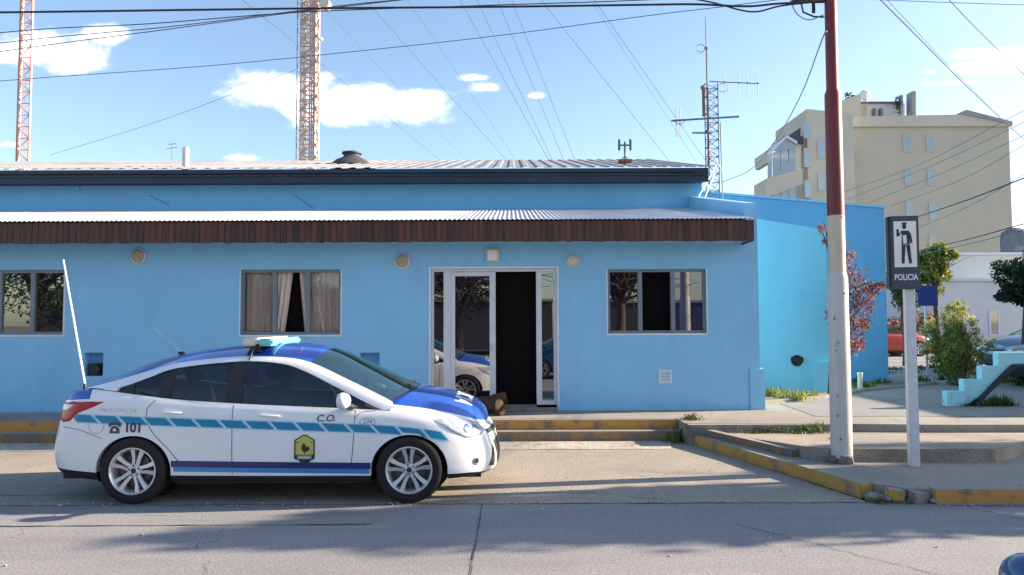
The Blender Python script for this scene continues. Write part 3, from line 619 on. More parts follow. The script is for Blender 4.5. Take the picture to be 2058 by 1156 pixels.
p0, p1 = G(1540, 808, .31), G(1655, 800, .31)
grass('dry_weeds', [(p0.x, p1.x - .1, p0.y + .15, LY - .3, .31), (p0.x + .2, p1.x - .3, p0.y + .3, LY - .1, .31)], 700, .20, M['dry'], 'yellow green dry weeds growing at the foot of the cyan wing', 'weeds', 3)
grass('strip_grass', [(6.4, 8.9, 15.6, 17.4, .31), (6.0, 8.8, 16.9, 17.5, .31)], 1500, .14, M['weed'], 'dark green grass along the foot of the deep blue wall', 'grass', 4)
p0, p1 = G(1480, 868, .16), G(1665, 868, .16)
grass('kerb_weeds', [(p0.x, p1.x, 10.28, 10.46, .17)] + [(p1.x - .65, p1.x - .05, 10.2, 10.46, .17)], 520, .17, M['weed'], 'green weeds growing against the grey sidewalk edge beside the painted pole', 'weeds', 5)
p0 = G(1380, 880, .0)
grass('corner_weeds', [(p0.x - .35, p0.x + .25, 10.6, 10.8, .0), (p0.x - .1, p0.x + .2, 10.55, 11.1, .1), (p0.x - .0, p0.x + .15, 10.9, 11.15, .22)], 1100, .17, M['weed'], 'dark green weeds in the corner where the steps meet the yellow kerb', 'weeds', 6)
grass('verge_grass', [(9.5, 14, 16.5, 18.5, .285), (8.9, 16, 18, 23, .285)], 5000, .16, M['weed'], 'rough grass verge under the bush beside the side street', 'grass', 8, w=.02)
p = G(1985, 815, .29)
grass('stair_weeds', [(p.x - .45, p.x + .4, p.y - .15, p.y + .2, .29)], 900, .20, M['weed'], 'dark weeds sprawling at the foot of the cyan stair', 'weeds', 9)
grass('rubble_grass', [(3.4, 3.9, 7.0, 7.25, .01), (5.6, 7.5, 7.9, 8.6, .13)], 500, .06, M['weed'], 'short grass tufts around the broken kerb and the corner pavement', 'grass', 10, w=.008)

# plum tree behind the painted pole
p = G(1668, 797, .31)
g = np.random.RandomState(21)
PY = 14.3
e = empty('plum_tree', (U(1664, 790, PY).x, PY, .31), 0, 'slender purple leaved plum tree between the cyan wing and the deep blue wall', 'tree')
mb = MB(); ox = e.location
def L_(px, py, Y=PY): q = U(px, py, Y); return (q.x - ox.x, q.y - ox.y, q.z - ox.z)
mb.tube([L_(1668, 795), L_(1672, 700), L_(1676, 600), L_(1668, 500), L_(1655, 445)], [.05, .045, .035, .022, .008], 8)
cs = []; rs = []
for (a_, b_) in (((1673, 720), (1740, 640)), ((1673, 690), (1762, 585)), ((1676, 640), (1722, 530)), ((1675, 600), (1705, 500)), ((1674, 740), (1715, 680)), ((1670, 520), (1648, 455)), ((1675, 650), (1750, 600))):
    mid = [(x + y) / 2 for x, y in zip(L_(*a_), L_(*b_))]; mid[2] += .05; mb.tube([L_(*a_), mid, L_(*b_)], [.025, .016, .005], 6)
mb.build('trunk', M['bark'], e, smooth=True, fix=False)
for (px, py, r, k) in ((1700, 520, 22, 1), (1712, 560, 30, 2), (1735, 590, 28, 2), (1758, 580, 18, 1), (1700, 610, 34, 2), (1740, 620, 24, 1), (1712, 655, 32, 2), (1735, 650, 20, 1), (1705, 700, 24, 1), (1722, 690, 20, 1), (1652, 460, 11, .35), (1660, 485, 9, .3), (1772, 572, 8, .3), (1690, 490, 14, .5), (1700, 735, 12, .3), (1680, 640, 30, 1)):
    c = L_(px, py, PY + g.uniform(-.2, .2)); rad = r * PY / F; cs.append((c, rad, int(170 * k)))
pts = np.concatenate([clump_points(g, [c], [(r_ * 1.1, r_ * 1.3, r_ * 1.1)], n_, .2) for c, r_, n_ in cs])
leafmesh('crown', pts, .030, M['leaf_purple'], e, 5)
# bush
p = G(1925, 778, .29); by = 17.0; p = U(1925, 778, by)
e = empty('bush', (p.x, by, .29), 0, 'big rounded yellow green bush left of the cyan stair', 'bush'); mb = MB(); g = np.random.RandomState(31); cs = []; rs = []
for i in range(60):
    a_ = g.uniform(0, 6.28); lean = g.uniform(.05, 1); hh = g.uniform(.7, 2.0) * (1.05 - .35 * lean); tip = (math.cos(a_) * lean * .72, math.sin(a_) * lean * .65, hh)
    mb.tube([(math.cos(a_) * .12, math.sin(a_) * .12, -.02), (tip[0] * .6, tip[1] * .6, hh * .6), tip], [.014, .01, .003], 5)
    for k in (.45, .7, .95): cs.append((tip[0] * k, tip[1] * k, hh * k)); rs.append((.17, .17, .17))
mb.build('stems', M['bark_l'], e, fix=False)
leafmesh('foliage', clump_points(g, cs, rs, 130, .1), .042, M['leaf_bush'], e, 7, aspect=.28)
# trees behind
tree((U(1882, 600, 26).x, 26, .28), 4, (.8, .8, 1.05), 3.3, 'yellow green leafy tree behind the police sign', M['leaf_yel'], M['bark'], 41, 20, 170, .07, .09)
tree((U(1815, 600, 24).x, 24, .28), 3, (.7, .7, .9), 2.4, 'dark and yellow foliaged small tree directly behind the sign post', M['leaf_mid'], M['bark'], 42, 16, 150, .06, .07)
tree((U(1835, 640, 28).x, 28, .28), 2, (1.1, .7, .7), 1.5, 'pinkish shrub beside the far red car', M['pinkleaf'], M['bark'], 43, 14, 150, .06, .05, name='shrub', cat='shrub')
tree((U(2058, 600, 20).x, 20, .28), 4, (.75, .75, .75), 2.55, 'dark dense tree crown at the right edge of the picture', M['leaf_dark'], M['bark'], 44, 40, 260, .05, .09)

# ------------------------------------------------------------------ cyan stair at the right
SY = G(1920, 817, .29).y
e = empty('stair_wall', (U(1904, 800, SY).x, SY, .29), 0, 'thin cyan stepped concrete wall with a dark sloping rail at the right', 'wall')
def sx_(px): return U(px, 750, SY).x - e.location.x
def sz_(px, py): return U(px, py, SY).z - .29
prof = [(0, 0), (0, sz_(1920, 787)), (sx_(1937), sz_(1920, 787)), (sx_(1937), sz_(1955, 763)), (sx_(1974), sz_(1955, 763)), (sx_(1974), sz_(1990, 736)), (sx_(2008), sz_(1990, 736)), (sx_(2008), sz_(2030, 708)), (sx_(2300), sz_(2030, 708)),
        (sx_(2300), sz_(2030, 735)), (sx_(2030), sz_(2030, 735)), (sx_(1963), sz_(1960, 800)), (sx_(1935), 0)]
mb = MB(); mb.prismy(prof, 0, .16); mb.build('cheek_wall', M['stair_cyan'], e, bevel=.008)
mb = MB(); w = .05
a_ = (sx_(1962), sz_(1962, 806)); b_ = (sx_(2035), sz_(2035, 736)); mb.tube([(a_[0], -.03, a_[1]), (b_[0], -.03, b_[1])], .04, 8); mb.tube([(b_[0], -.03, b_[1]), (sx_(2300), -.03, b_[1])], .04, 8); mb.tube([(a_[0] - .02, -.03, a_[1] - .02), (a_[0] - .02, -.03, 0)], .03, 8)
mb.build('rail', M['navy'], e, smooth=True)
mb = MB(); mb.box(sx_(2200), sx_(2300), .02, .14, 0, sz_(2030, 736)); mb.build('support', M['stair_cyan'], e)

# ------------------------------------------------------------------ buildings far right
def far_win(parent, pts, y, m, name='window', fr=None):
    mb = MB(); a, b, c, d = pts; mb.box(a, b, y - .06, y - .02, c, d); w = mb.build(name, m, parent)
    mb = MB(); t = .09; mb.box(a - t, b + t, y - .09, y - .005, c - t, c - .002); mb.box(a - t, b + t, y - .07, y - .005, d + .002, d + t); mb.box(a - t, a - .002, y - .07, y - .005, c, d); mb.box(b + .002, b + t, y - .07, y - .005, c, d); mb.build('frame', fr or M['beige_l'], w); return w
BY = 64
apt = empty('apartment_building', (0, 0, 0), 0, 'tall beige apartment block with rooftop terrace and glazed balconies', 'building')
def bxz(px, py, Y=BY): q = U(px, py, Y); return q.x, q.z
p1 = bxz(1690, 262); p2 = bxz(2024, 255)
mb = MB(); x1 = bxz(1700, 300)[0]; x2 = bxz(2029, 300)[0]; zt = p2[1]
mb.box(x1, x2, BY, BY + 14, 0, zt); mb.build('side_wall', M['beige'], apt)
mb = MB(); za = bxz(1700, 237)[1]; zb_ = bxz(2022, 250)[1]
mb.prismy([(x1 - 1.2, zt), (x2 + .15, zt), (x2 + .15, zt + .25), (bxz(1930, 232)[0], bxz(1930, 232)[1]), (x1 - 1.2, za)], BY - .3, BY + 14); mb.build('roof_parapet', M['beige_l'], apt)
mb = MB(); q0 = bxz(1925, 231); q1 = bxz(2022, 250); mb.prismy([(q0[0], q0[1]), (q1[0] + .3, q1[1] - .1), (q1[0] + .3, q1[1] + .15), (q0[0] + .5, q0[1] + .35)], BY - .4, BY + 13); mb.build('roof', M['roof_grey'], apt)
mb = MB()  # angled front bay
x0 = bxz(1609, 300)[0]; zl = bxz(1609, 229)[1]; zr = bxz(1690, 238)[1]
mb.prismy([(x0, 0), (x1, 0), (x1, zr), (x0, zl)], BY - 1.5, BY + 6); bay = mb.build('front_bay', M['beige_l'], apt)
for (px, py, w_, h_) in ((1622, 262, 10, 28), (1623, 317, 10, 34), (1624, 380, 10, 32), (1650, 300, 10, 34), (1651, 365, 10, 34), (1652, 425, 10, 34)):
    a_ = bxz(px - w_ / 2, py + h_ / 2, BY - 1.5); b_ = bxz(px + w_ / 2, py - h_ / 2, BY - 1.5); far_win(apt, (a_[0], b_[0], a_[1], b_[1]), BY - 1.5, M['bwin'])
for (px, py) in ((1823, 289), (1870, 289), (1826, 356), (1872, 356), (1829, 421), (1875, 425), (1875, 490)):
    a_ = bxz(px - 6, py + 15); b_ = bxz(px + 6, py - 15); far_win(apt, (a_[0], b_[0], a_[1], b_[1]), BY, M['bglass'])
# glazed balcony tower
TY = BY - 2.5
mb = MB(); a_ = bxz(1535, 380, TY); c_ = bxz(1608, 345, TY)
def tq(*l): return [bxz(px, py, TY) for px, py in l]
mb.prismy(tq((1535, 400), (1608, 372), (1608, 342), (1535, 362)), TY - .6, BY); mb.prismy(tq((1538, 330), (1546, 330), (1546, 306), (1536, 306)), TY - .5, BY); mb.prismy(tq((1596, 345), (1608, 345), (1608, 288), (1596, 288)), TY - .2, BY)
mb.prismy([(bxz(1540, 400, TY)[0], 0), (bxz(1608, 400, TY)[0], 0), bxz(1608, 430, TY), bxz(1540, 430, TY)], TY, BY); mb.build('balcony_slab', M['beige_l'], apt)
bx0 = bxz(1540, 362, TY)
for (a_, b_) in ((1540, 1549), (1550, 1565), (1566, 1581), (1582, 1596)):
    mb = MB(); t0 = 312 - (a_ - 1540) * .30; t1 = 312 - (b_ - 1540) * .30; mb.prismy(tq((a_, 360 - (a_ - 1540) * .25), (b_ - .8, 360 - (b_ - 1540) * .25), (b_ - .8, t1), (a_, t0)), TY - .4, TY - .3); mb.build('balcony_glazing', M['bglass'], apt)
    mb = MB(); mb.prismy(tq((a_, 430), (b_ - .8, 430), (b_ - .8, 372), (a_, 384 - (a_ - 1540) * .1)), TY - .4, TY - .3); mb.build('balcony_glazing', M['bglass'], apt)
mb = MB(); mb.prismy(tq((1535, 312), (1575, 276), (1596, 288), (1596, 293), (1575, 281), (1538, 318)), TY - .7, BY); mb.build('gable_frame', M['trim_white'], apt)
mb = MB(); mb.prismy(tq((1543, 308), (1573, 282), (1594, 293), (1594, 300)), TY - .45, TY - .4); mb.build('gable_glazing', M['bglass'], apt)
mb = MB(); mb.prismy(tq((1573, 276), (1609, 278), (1609, 292), (1596, 288)), TY - .6, BY); mb.prismy(tq((1600, 278), (1609, 256), (1609, 280)), TY, BY); mb.build('small_roof', M['roof_dark'], apt)
# rooftop
RY = BY + 2
mb = MB(); mb.prismy([bxz(1686, 240, RY), bxz(1730, 240, RY), bxz(1730, 188, RY), bxz(1690, 203, RY)], RY, RY + 5); mb.build('lift_housing', M['beige_l'], apt)
mb = MB(); mb.prismy([bxz(1731, 240, RY), bxz(1836, 240, RY), bxz(1836, 198, RY), bxz(1731, 198, RY)], RY + 1.5, RY + 3); mb.build('terrace_wall', M['wall_pale'], apt)
mb = MB(); mb.prismy([bxz(1731, 199, RY), bxz(1830, 199, RY), bxz(1830, 196, RY), bxz(1731, 196, RY)], RY + 1.2, RY + 3.2); mb.build('terrace_coping', M['galv'], apt)
mb = MB(); mb.prismy([bxz(1833, 240, RY), bxz(1841, 240, RY), bxz(1841, 183, RY), bxz(1833, 183, RY)], RY, RY + 1); mb.prismy([bxz(1815, 240, RY), bxz(1820, 240, RY), bxz(1820, 188, RY), bxz(1815, 188, RY)], RY + .4, RY + .8); mb.build('chimney', M['roof_grey'], apt, bevel=.02)
mb = MB(); mb.prismy([bxz(1745, 225, RY), bxz(1757, 225, RY), bxz(1757, 203, RY), bxz(1745, 203, RY)], RY + 1.44, RY + 1.49); mb.build('terrace_door', M['wall_tan'], apt)
mb = MB()
for px in (1782, 1768): mb.prismy([bxz(px, 232, RY), bxz(px + 5, 232, RY), bxz(px + 5, 210, RY), bxz(px, 210, RY)], RY + 1.2, RY + 1.48)
mb.build('air_unit', M['galv'], apt)
mb = MB(); q = U(1742, 190, RY + 2); mb.lathe([(.0, .0), (.4, .1), (.55, .3)], (q.x, q.y, q.z), 'Y', 16); mb.tube([q, (q.x, q.y, q.z - .7)], .05, 6); mb.build('dish', M['white'], apt)
q = U(1721, 190, RY); mb = MB()
for k in range(14):
    mb.cbox((q.x + random.uniform(-.5, .5), q.y + 1, q.z + random.uniform(-.1, .5)), (.3, .1, .12), Euler((0, random.uniform(-1, 1), 0)).to_matrix())
mb.build('roof_fixture', M['rusty'], apt)
q = U(1810, 205, RY); g = np.random.RandomState(4); leafmesh('terrace_plant', clump_points(g, [(q.x, q.y + .5, q.z)], [(.5, .3, 1.0)], 120, .1), .12, M['leaf_mid'], apt, 3)
# white houses
def house(x0, x1, y0, y1, z1, m, lab, roof=None, wins=(), slope=0, roofm=None, cat='building'):
    e = empty('house', ((x0 + x1) / 2, y0, .28), 0, lab, cat); ex, ey = e.location.x, e.location.y
    mb = MB(); mb.box(x0 - ex, x1 - ex, 0, y1 - y0, -.02, z1 - .28); mb.build('wall', m, e, bevel=.02)
    mb = MB(); mb.box(x0 - ex - .15, x1 - ex + .15, -.15, y1 - y0 + .1, z1 - .279, z1 - .28 + .14); mb.build('roof', roofm or M['roof_grey'], e)
    for (a, b, c, d) in wins:
        mb = MB(); mb.box(a - ex, b - ex, -.03, -.01, c - .28, d - .28); w = mb.build('window', M['bwin'], e)
        mb = MB(); t = .06; mb.box(a - ex - t, b - ex + t, -.05, -.003, c - .28 - t, c - .28); mb.box(a - ex - t, b - ex + t, -.05, -.003, d - .28, d - .28 + t); mb.box(a - ex - t, a - ex, -.05, -.003, c - .28, d - .28); mb.box(b - ex, b - ex + t, -.05, -.003, c - .28, d - .28); mb.build('frame', M['trim_white'], w)
    return e
HY = 34
q0 = U(1872, 575, HY); q1 = U(2150, 565, HY); ww = [(*(U(1991, 672, HY).x, U(2006, 672, HY).x), U(2000, 672, HY).z, U(2000, 627, HY).z), (*(U(1875, 690, HY).x, U(1890, 690, HY).x), U(1880, 690, HY).z, U(1880, 640, HY).z)]
house(q0.x, q1.x, HY, HY + 8, q1.z, M['wall_pale'], 'low pale grey walled house behind the bush and the stair', wins=ww, roofm=M['wall_pale'])
H2 = 44; q0 = U(1860, 548, H2); q1 = U(2160, 512, H2)
house(q0.x, q1.x, H2, H2 + 8, q1.z, M['wall_pale'], 'white upper building with plain parapet in front of the beige block', wins=[(U(1985, 580, H2).x, U(2015, 580, H2).x, U(2000, 580, H2).z, U(2000, 566, H2).z)], roofm=M['trim_white'])
q0 = U(1770, 620, 40); q1 = U(1868, 600, 40)
house(q0.x, q1.x, 40, 46, U(1800, 622, 40).z, M['wall_pink'], 'small dull red walled house behind the far red car', wins=[(U(1800, 660, 40).x, U(1812, 660, 40).x, U(1800, 668, 40).z, U(1800, 640, 40).z)], roofm=M['roof_dark'])
q = U(2040, 490, 50); mb = MB(); mb.lathe([(0, 1.1), (.35, 1.05), (.75, .8), (.85, .5), (.85, -1.2), (0, -1.2)], (0, 0, 0), 'Z', 24)
o = mb.build('water_tank', M['galv'], smooth=True); o.location = q; tag(o, 'grey domed water tank on the roof at the right edge', 'water tank')
mb = MB(); mb.box(-1.2, 1.2, -1, 1, -6.0, -1.2); mb.build('tank_base', M['wall_pale'], o)

# blue street sign
QY = 19.6; e = empty('street_sign', (U(1862, 700, QY).x, QY, .28), 0, 'plain blue street sign on a slim post behind the police sign', 'street sign')
mb = MB(); mb.tube([(0, 0, 0), (0, 0, U(1862, 572, QY).z - .28)], .03, 8); mb.build('post', M['galv_l'], e)
mb = MB(); mb.box(U(1843, 600, QY).x - e.location.x, U(1883, 600, QY).x - e.location.x, -.045, -.03, U(1862, 615, QY).z - .28, U(1862, 574, QY).z - .28); mb.build('board', M['sign_blue'], e)

# ------------------------------------------------------------------ text helper
def text_polys(s, size, shear=0, spacing=1, bold=0):
    cu = bpy.data.curves.new('t', 'FONT'); cu.body = s; cu.size = size; cu.shear = shear; cu.align_x = 'CENTER'; cu.align_y = 'CENTER'; cu.space_character = spacing; cu.offset = bold; cu.resolution_u = 3
    o = bpy.data.objects.new('t', cu); COL.objects.link(o); dg = bpy.context.evaluated_depsgraph_get(); dg.update(); me = o.evaluated_get(dg).to_mesh()
    v = [tuple(p.co[:2]) for p in me.vertices]; f = [tuple(p.vertices) for p in me.polygons]
    o.evaluated_get(dg).to_mesh_clear(); bpy.data.objects.remove(o); bpy.data.curves.remove(cu); return v, f

# ------------------------------------------------------------------ police sign
SGY = G(1837, 937, .128).y; bp = G(1837, 937, .128)
e = empty('police_sign', (bp.x, bp.y, .128), R(-8), 'slate police sign with an officer pictogram on a white square post', 'sign')
mb = MB(); hb = U(1828, 575, SGY).z - .128; mb.box(-.05, .05, -.05, .05, 0, hb); mb.build('post', M['post'], e, bevel=.008)
z0 = U(1812, 582, SGY).z - .128; z1 = U(1812, 436, SGY).z - .128; bw = .145; cx = -.055
mb = MB(); mb.box(cx - bw, cx + bw, -.085, -.055, z0, z1); mb.box(cx - bw - .02, cx - bw + .01, -.05, .03, z0 + .02, z1); bd = mb.build('board', M['sign_dark'], e, bevel=.004)
ph0 = z0 + (z1 - z0) * .30; ph1 = z1 - .06
mb = MB(); mb.box(cx - bw + .028, cx + bw - .028, -.089, -.086, ph0, ph1); mb.build('panel', M['sign_white'], bd)
mb = MB(); y_ = -.0915; sc = (ph1 - ph0) / 1.12; fx_ = cx + .002; fz_ = ph0 + .04
def fig(poly): mb.prismy([(fx_ + px * sc, fz_ + pz * sc) for px, pz in poly], y_, y_ + .002)
circ = lambda cx_, cz_, r_, rz=None, n=14: [(cx_ + r_ * math.cos(6.2832 * k / n), cz_ + (rz or r_) * math.sin(6.2832 * k / n)) for k in range(n)]
fig(circ(-.02, .90, .05, .062)); fig([(-.085, .955), (.045, .955), (.035, 1.0), (-.07, 1.0)])       # head, cap
fig([(-.10, .80), (.08, .80), (.09, .70), (.10, .47), (-.09, .47), (-.08, .70)])                      # torso
fig([(-.20, .84), (-.15, .84), (-.14, .72), (-.08, .76), (-.07, .80), (-.15, .66), (-.20, .66)]); fig([(.08, .80), (.13, .72), (.16, .5), (.11, .5), (.09, .66)])
fig([(-.09, .46), (.0, .46), (-.035, .0), (-.10, .0)]); fig([(.01, .46), (.10, .46), (.135, .0), (.07, .0)])
mb.build('officer_pictogram', M['ink'], bd, fix=False)
mb = MB(); y_ = -.0925
fig([(-.06, .68), (.02, .70), (.03, .49), (-.05, .49)]); mb.build('pictogram_highlight', M['sign_white'], bd, fix=False)
v_, f_ = text_polys('POLICIA', .066, 0, 1.0, .0015); mb = MB(); mb.add([(cx + q[0], -.087, z0 + .13 + q[1] * 1.4) for q in v_], f_); mb.build('lettering', M['white'], bd, fix=False)

# ------------------------------------------------------------------ painted steel pole
pb = G(1692, 926, .14); PY_ = pb.y
e = empty('utility_pole', (pb.x, pb.y, .13), 0, 'stepped steel utility pole painted dark red above and cream below', 'utility pole')
zz = lambda py: U(1680, py, PY_).z - .13
mb = MB(); mb.tube([(0, 0, -.05), (0, 0, zz(560)), (0, 0, zz(548))], [.118, .112, .096], 28, caps=False); mb.build('base_section', M['pole_grey'], e, smooth=True)
mb = MB(); mb.tube([(0, 0, zz(548)), (0, 0, zz(434))], .094, 28, caps=False); mb.build('cream_section', M['pole_cream'], e, smooth=True)
mb = MB(); mb.tube([(0, 0, zz(434)), (0, 0, zz(190)), (0, 0, zz(180)), (0, 0, zz(-150))], [.0945, .0915, .070, .064], 28); mb.build('red_section', M['pole_red'], e, smooth=True)
mb = MB(); rr = random.Random(8)
for (px, py, w, h) in ((1678, 690, 5, 14), (1674, 700, 3, 25), (1676, 792, 4, 14), (1677, 832, 3, 12), (1671, 888, 6, 6), (1683, 440, 3, 3), (1671, 640, 2, 8), (1680, 880, 4, 3), (1688, 590, 2, 7)):
    for k in range(4):
        q = U(px + rr.uniform(-w, w) * .5, py + rr.uniform(-h, h) * .5, PY_); x = q.x - pb.x
        if abs(x) > .10: continue
        yy = -math.sqrt(.1185 ** 2 - x * x) ; s = rr.uniform(.003, .009); mb.cbox((x, yy + .002, q.z - .13), (s * 1.2, .006, s * rr.uniform(1, 2.6)), Matrix.Rotation(x * 7, 3, 'Z'))
mb.build('chipped_paint', M['rust'], e)
mb = MB(); rr = random.Random(4)
for k in range(10): a_ = rr.uniform(2.6, 5); mb.cbox((math.cos(a_) * .15, math.sin(a_) * .12, .03), (.12, .07, .09 * rr.random() + .03), Euler((0, rr.uniform(-.3, .3), rr.uniform(0, 3))).to_matrix())
mb.build('footing', M['kerb_g'], e, bevel=.01)
tz = U(1600, 6, PY_).z - .13
mb = MB(); mb.tube([(-.45, -.02, tz + .02), (-.08, 0, tz + .03)], .035, 8); mb.tube([(-.35, -.02, tz - .02), (-.33, -.02, tz - .12), (-.2, -.01, tz - .17), (-.08, 0, tz - .17)], .010, 6); mb.tube([(-.2, 0, tz + .0), (-.2, 0, tz - .12)], .02, 6); mb.build('cable_clamp', M['cable'], e, smooth=True)

# ------------------------------------------------------------------ wires
def wire(pts, r, m, lab, group=None, sag=0, name='cable', cat='cable'):
    P = [U(*p) for p in pts]
    if len(P) == 2:
        a, b = P; k = 24; P = [a.lerp(b, i / k) - Vector((0, 0, sag * 4 * (i / k) * (1 - i / k))) for i in range(k + 1)]
    else: P = [Vector(p) for p in catmull([tuple(p) for p in P], 8)]
    mb = MB(); mb.tube(P, r, 5); return tag(mb.build(name, m, smooth=True, fix=False), lab, cat, group)
wire([(-900, 30, 8.6), (-100, 26, 8.5), (400, 20, 8.4), (640, 17, 8.35), (1000, 14, 8.3), (1290, 10, 8.27), (1400, 9, 8.25), (1500, 13, 8.22), (1560, 8, 8.2), (1655, 2, 8.2)], .013, M['cable'], 'thick black cable running along the top of the picture to the pole')
wire([(1340, -12, 8.6), (1430, 5, 8.5), (1510, 24, 8.4), (1570, 12, 8.3), (1650, 3, 8.2)], .010, M['cable'], 'black cable drooping in a loop just left of the pole top')
wire([(-500, 128, 9.4), (0, 66, 9), (300, 48, 8.9), (600, 25, 8.7), (950, 12, 8.5), (1300, 0, 8.4), (1655, -20, 8.2)], .006, M['cable'], 'upper of the slim dark cables fanning out at the top left')
wire([(-500, 160, 9.4), (0, 87, 9.2), (330, 55, 9), (600, 22, 8.8), (800, 0, 8.7), (1300, -40, 8.4)], .006, M['wire'], 'middle of the slim dark cables fanning out at the top left')
wire([(-500, 180, 9.4), (0, 104, 9.2), (330, 60, 9), (600, 24, 8.8), (850, -5, 8.7), (1300, -60, 8.4)], .006, M['wire'], 'lowest of the slim dark cables fanning out at the top left')
wire([(-400, 200, 10), (0, 163, 10), (400, 134, 10), (700, 105, 9.6), (1000, 72, 9.2), (1300, 32, 8.8), (1450, 14, 8.5), (1655, -12, 8.2)], .005, M['wire'], 'single long grey wire rising from the left across the sky')
wire([(1663, 62, 8.16), (1652, 80, 8.3), (1610, 190, 10.5), (1560, 280, 12.8), (1510, 340, 14.5), (1452, 366, 16)], .008, M['wire'], 'drooping wire from the pole down to the roof lattice mast')
wire([(1655, 30, 8.2), (1625, 40, 8.5), (1600, 26, 8.7), (1585, -10, 8.9)], .006, M['wire'], 'short slack loop of wire left of the pole top')
wire([(100, 312, 30), (330, 240, 28), (595, 140, 26)], .008, M['wire_l'], 'faint guy wire rising from the roof towards the middle lattice tower', name='guy_wire', cat='guy wire')
gw = 'faint guy wires slanting down behind the station roof'
for i, (a_, b_) in enumerate((((660, 140), (885, 322)), ((770, 40), (1020, 324)), ((930, 10), (1105, 326)), ((968, 20), (1112, 326)), ((1008, 20), (1135, 326)), ((1040, 30), (1157, 326)), ((1095, 10), (1347, 326)), ((1200, 20), (1400, 326)), ((1215, 30), (1420, 326)), ((880, 90), (1040, 326)), ((720, 90), (940, 326)))):
    dx = (b_[0] - a_[0]) / (b_[1] - a_[1])
    wire([(a_[0] - dx * 500, a_[1] - 500, 16), (a_[0], a_[1], 21), (b_[0], b_[1], 27), (b_[0] + dx * 40, b_[1] + 40, 27.5)], .0085 if i not in (9, 10, 7) else .005, M['wire_l'], ['leftmost faint guy wire right of the middle lattice tower', 'strong slanting guy wire through the big middle cloud', 'first guy wire of the close bundle in mid sky', 'second guy wire of the close bundle in mid sky', 'third guy wire of the close bundle in mid sky', 'fourth and steepest guy wire of the bundle in mid sky', 'long single guy wire ending by the small roof antenna', 'first of two parallel guy wires nearest the lattice mast', 'second of two parallel guy wires nearest the lattice mast', 'very faint guy wire just left of the bundle', 'very faint guy wire crossing right of the middle cloud'][i], gw, name='guy_wire', cat='guy wire')
for i, (l, r_, m_, lab) in enumerate((
    ([(1690, 388, 30), (1850, 330, 24), (2058, 222, 17), (2200, 150, 13)], .008, M['wire'], 'topmost of the thin wires sloping across the beige block'),
    ([(1700, 402, 30), (1880, 330, 24), (2058, 246, 17), (2200, 180, 13)], .008, M['wire'], 'second of the thin wires sloping across the beige block'),
    ([(1740, 410, 30), (1900, 345, 24), (2058, 272, 17), (2200, 205, 13)], .008, M['wire'], 'third of the thin wires sloping across the beige block'),
    ([(1790, 415, 30), (1930, 362, 24), (2058, 292, 17), (2200, 215, 13)], .008, M['wire'], 'fourth of the thin wires sloping across the beige block'),
    ([(1780, 455, 22), (1850, 434, 19), (1950, 400, 15), (2058, 358, 12), (2200, 300, 9)], .013, M['cable'], 'thick black cable sloping across the beige block beside the sign top'),
    ([(1780, 475, 22), (1860, 452, 19), (1960, 408, 15), (2058, 350, 12), (2200, 265, 9)], .006, M['wire'], 'thin wire crossing under the thick cable on the beige block'),
    ([(1780, 525, 22), (1850, 504, 19), (1950, 480, 15), (2058, 450, 12), (2200, 410, 9)], .010, M['cable'], 'upper dark cable crossing low in front of the beige block'),
    ([(1780, 532, 22), (1850, 512, 19), (1950, 490, 15), (2058, 462, 12), (2200, 425, 9)], .008, M['wire'], 'lower dark cable crossing low in front of the beige block'),
    ([(1740, -30, 8.6), (1850, 80, 10), (1950, 180, 12), (2058, 280, 15), (2200, 400, 20)], .008, M['wire'], 'darker wire descending right of the pole towards the beige block'),
    ([(1755, -30, 8.8), (1830, 50, 9.6), (1925, 150, 11.5), (2030, 250, 15), (2160, 350, 20)], .004, M['wire_l'], 'faint wire descending parallel to the darker one right of the pole'),
    ([(1880, -30, 9), (1960, 55, 10), (2058, 150, 12), (2200, 290, 16)], .006, M['wire'], 'wire descending through the small cloud in the top right corner'),
    ([(1700, -3, 8.4), (1900, 5, 8.5), (2058, 10, 8.5), (2300, 16, 8.6)], .004, M['wire'], 'thin wire skirting the top edge right of the pole'))):
    wire(l, r_, m_, lab, 'overhead wires right of the pole')

# ------------------------------------------------------------------ lattice towers
def lattice(mbs, w, z0, z1, bay, rl, rb, legs=3, bands=1, band_h=6):
    P = [(w / 2 * math.cos(a), w / 2 * math.sin(a)) for a in ([R(90 + 120 * k) for k in range(3)] if legs == 3 else [R(45 + 90 * k) for k in range(4)])]
    z = z0; k = 0
    while z < z1 - 1e-6:
        zn = min(z + bay, z1); mb = mbs[int((z - z0) / band_h) % len(mbs)]
        for i, p in enumerate(P):
            q = P[(i + 1) % len(P)]; mb.tube([(p[0], p[1], z), (p[0], p[1], zn)], rl, 5, caps=False)
            a, b = (p, q) if k % 2 else (q, p); mb.tube([(a[0], a[1], z), (b[0], b[1], zn)], rb, 4, caps=False); mb.tube([(p[0], p[1], z), (q[0], q[1], z)], rb, 4, caps=False)
        z = zn; k += 1
TYl = 50; q = U(49, 330, TYl); e = empty('radio_tower', (q.x, TYl, 0), 0, 'slim red and white lattice tower at the left edge', 'lattice tower')
m1 = MB(); lattice([m1], .95, 0, 30, .8, .05, .03, 3); m1.build('lattice', M['tower_red'], e, fix=False)
m1 = MB(); m1.tube([(-.30, -.2, 0), (-.30, -.2, 30)], .09, 6); m1.build('feeder_cable', M['tower_white'], e, fix=False)
TYm = 45; q = U(621, 320, TYm); e = empty('radio_tower', (q.x, TYm, 0), 0, 'thick cream lattice tower carrying cable bundles beside the big cloud', 'lattice tower')
for k in range(5): m1 = MB(); lattice([m1], 1.25, k * 7.15, k * 7.15 + 7.15, .55, .055, .04, 4, band_h=99); m1.build('lattice_section', M['tower_cream' if k % 2 == 0 else 'tower_white'], e, fix=False)
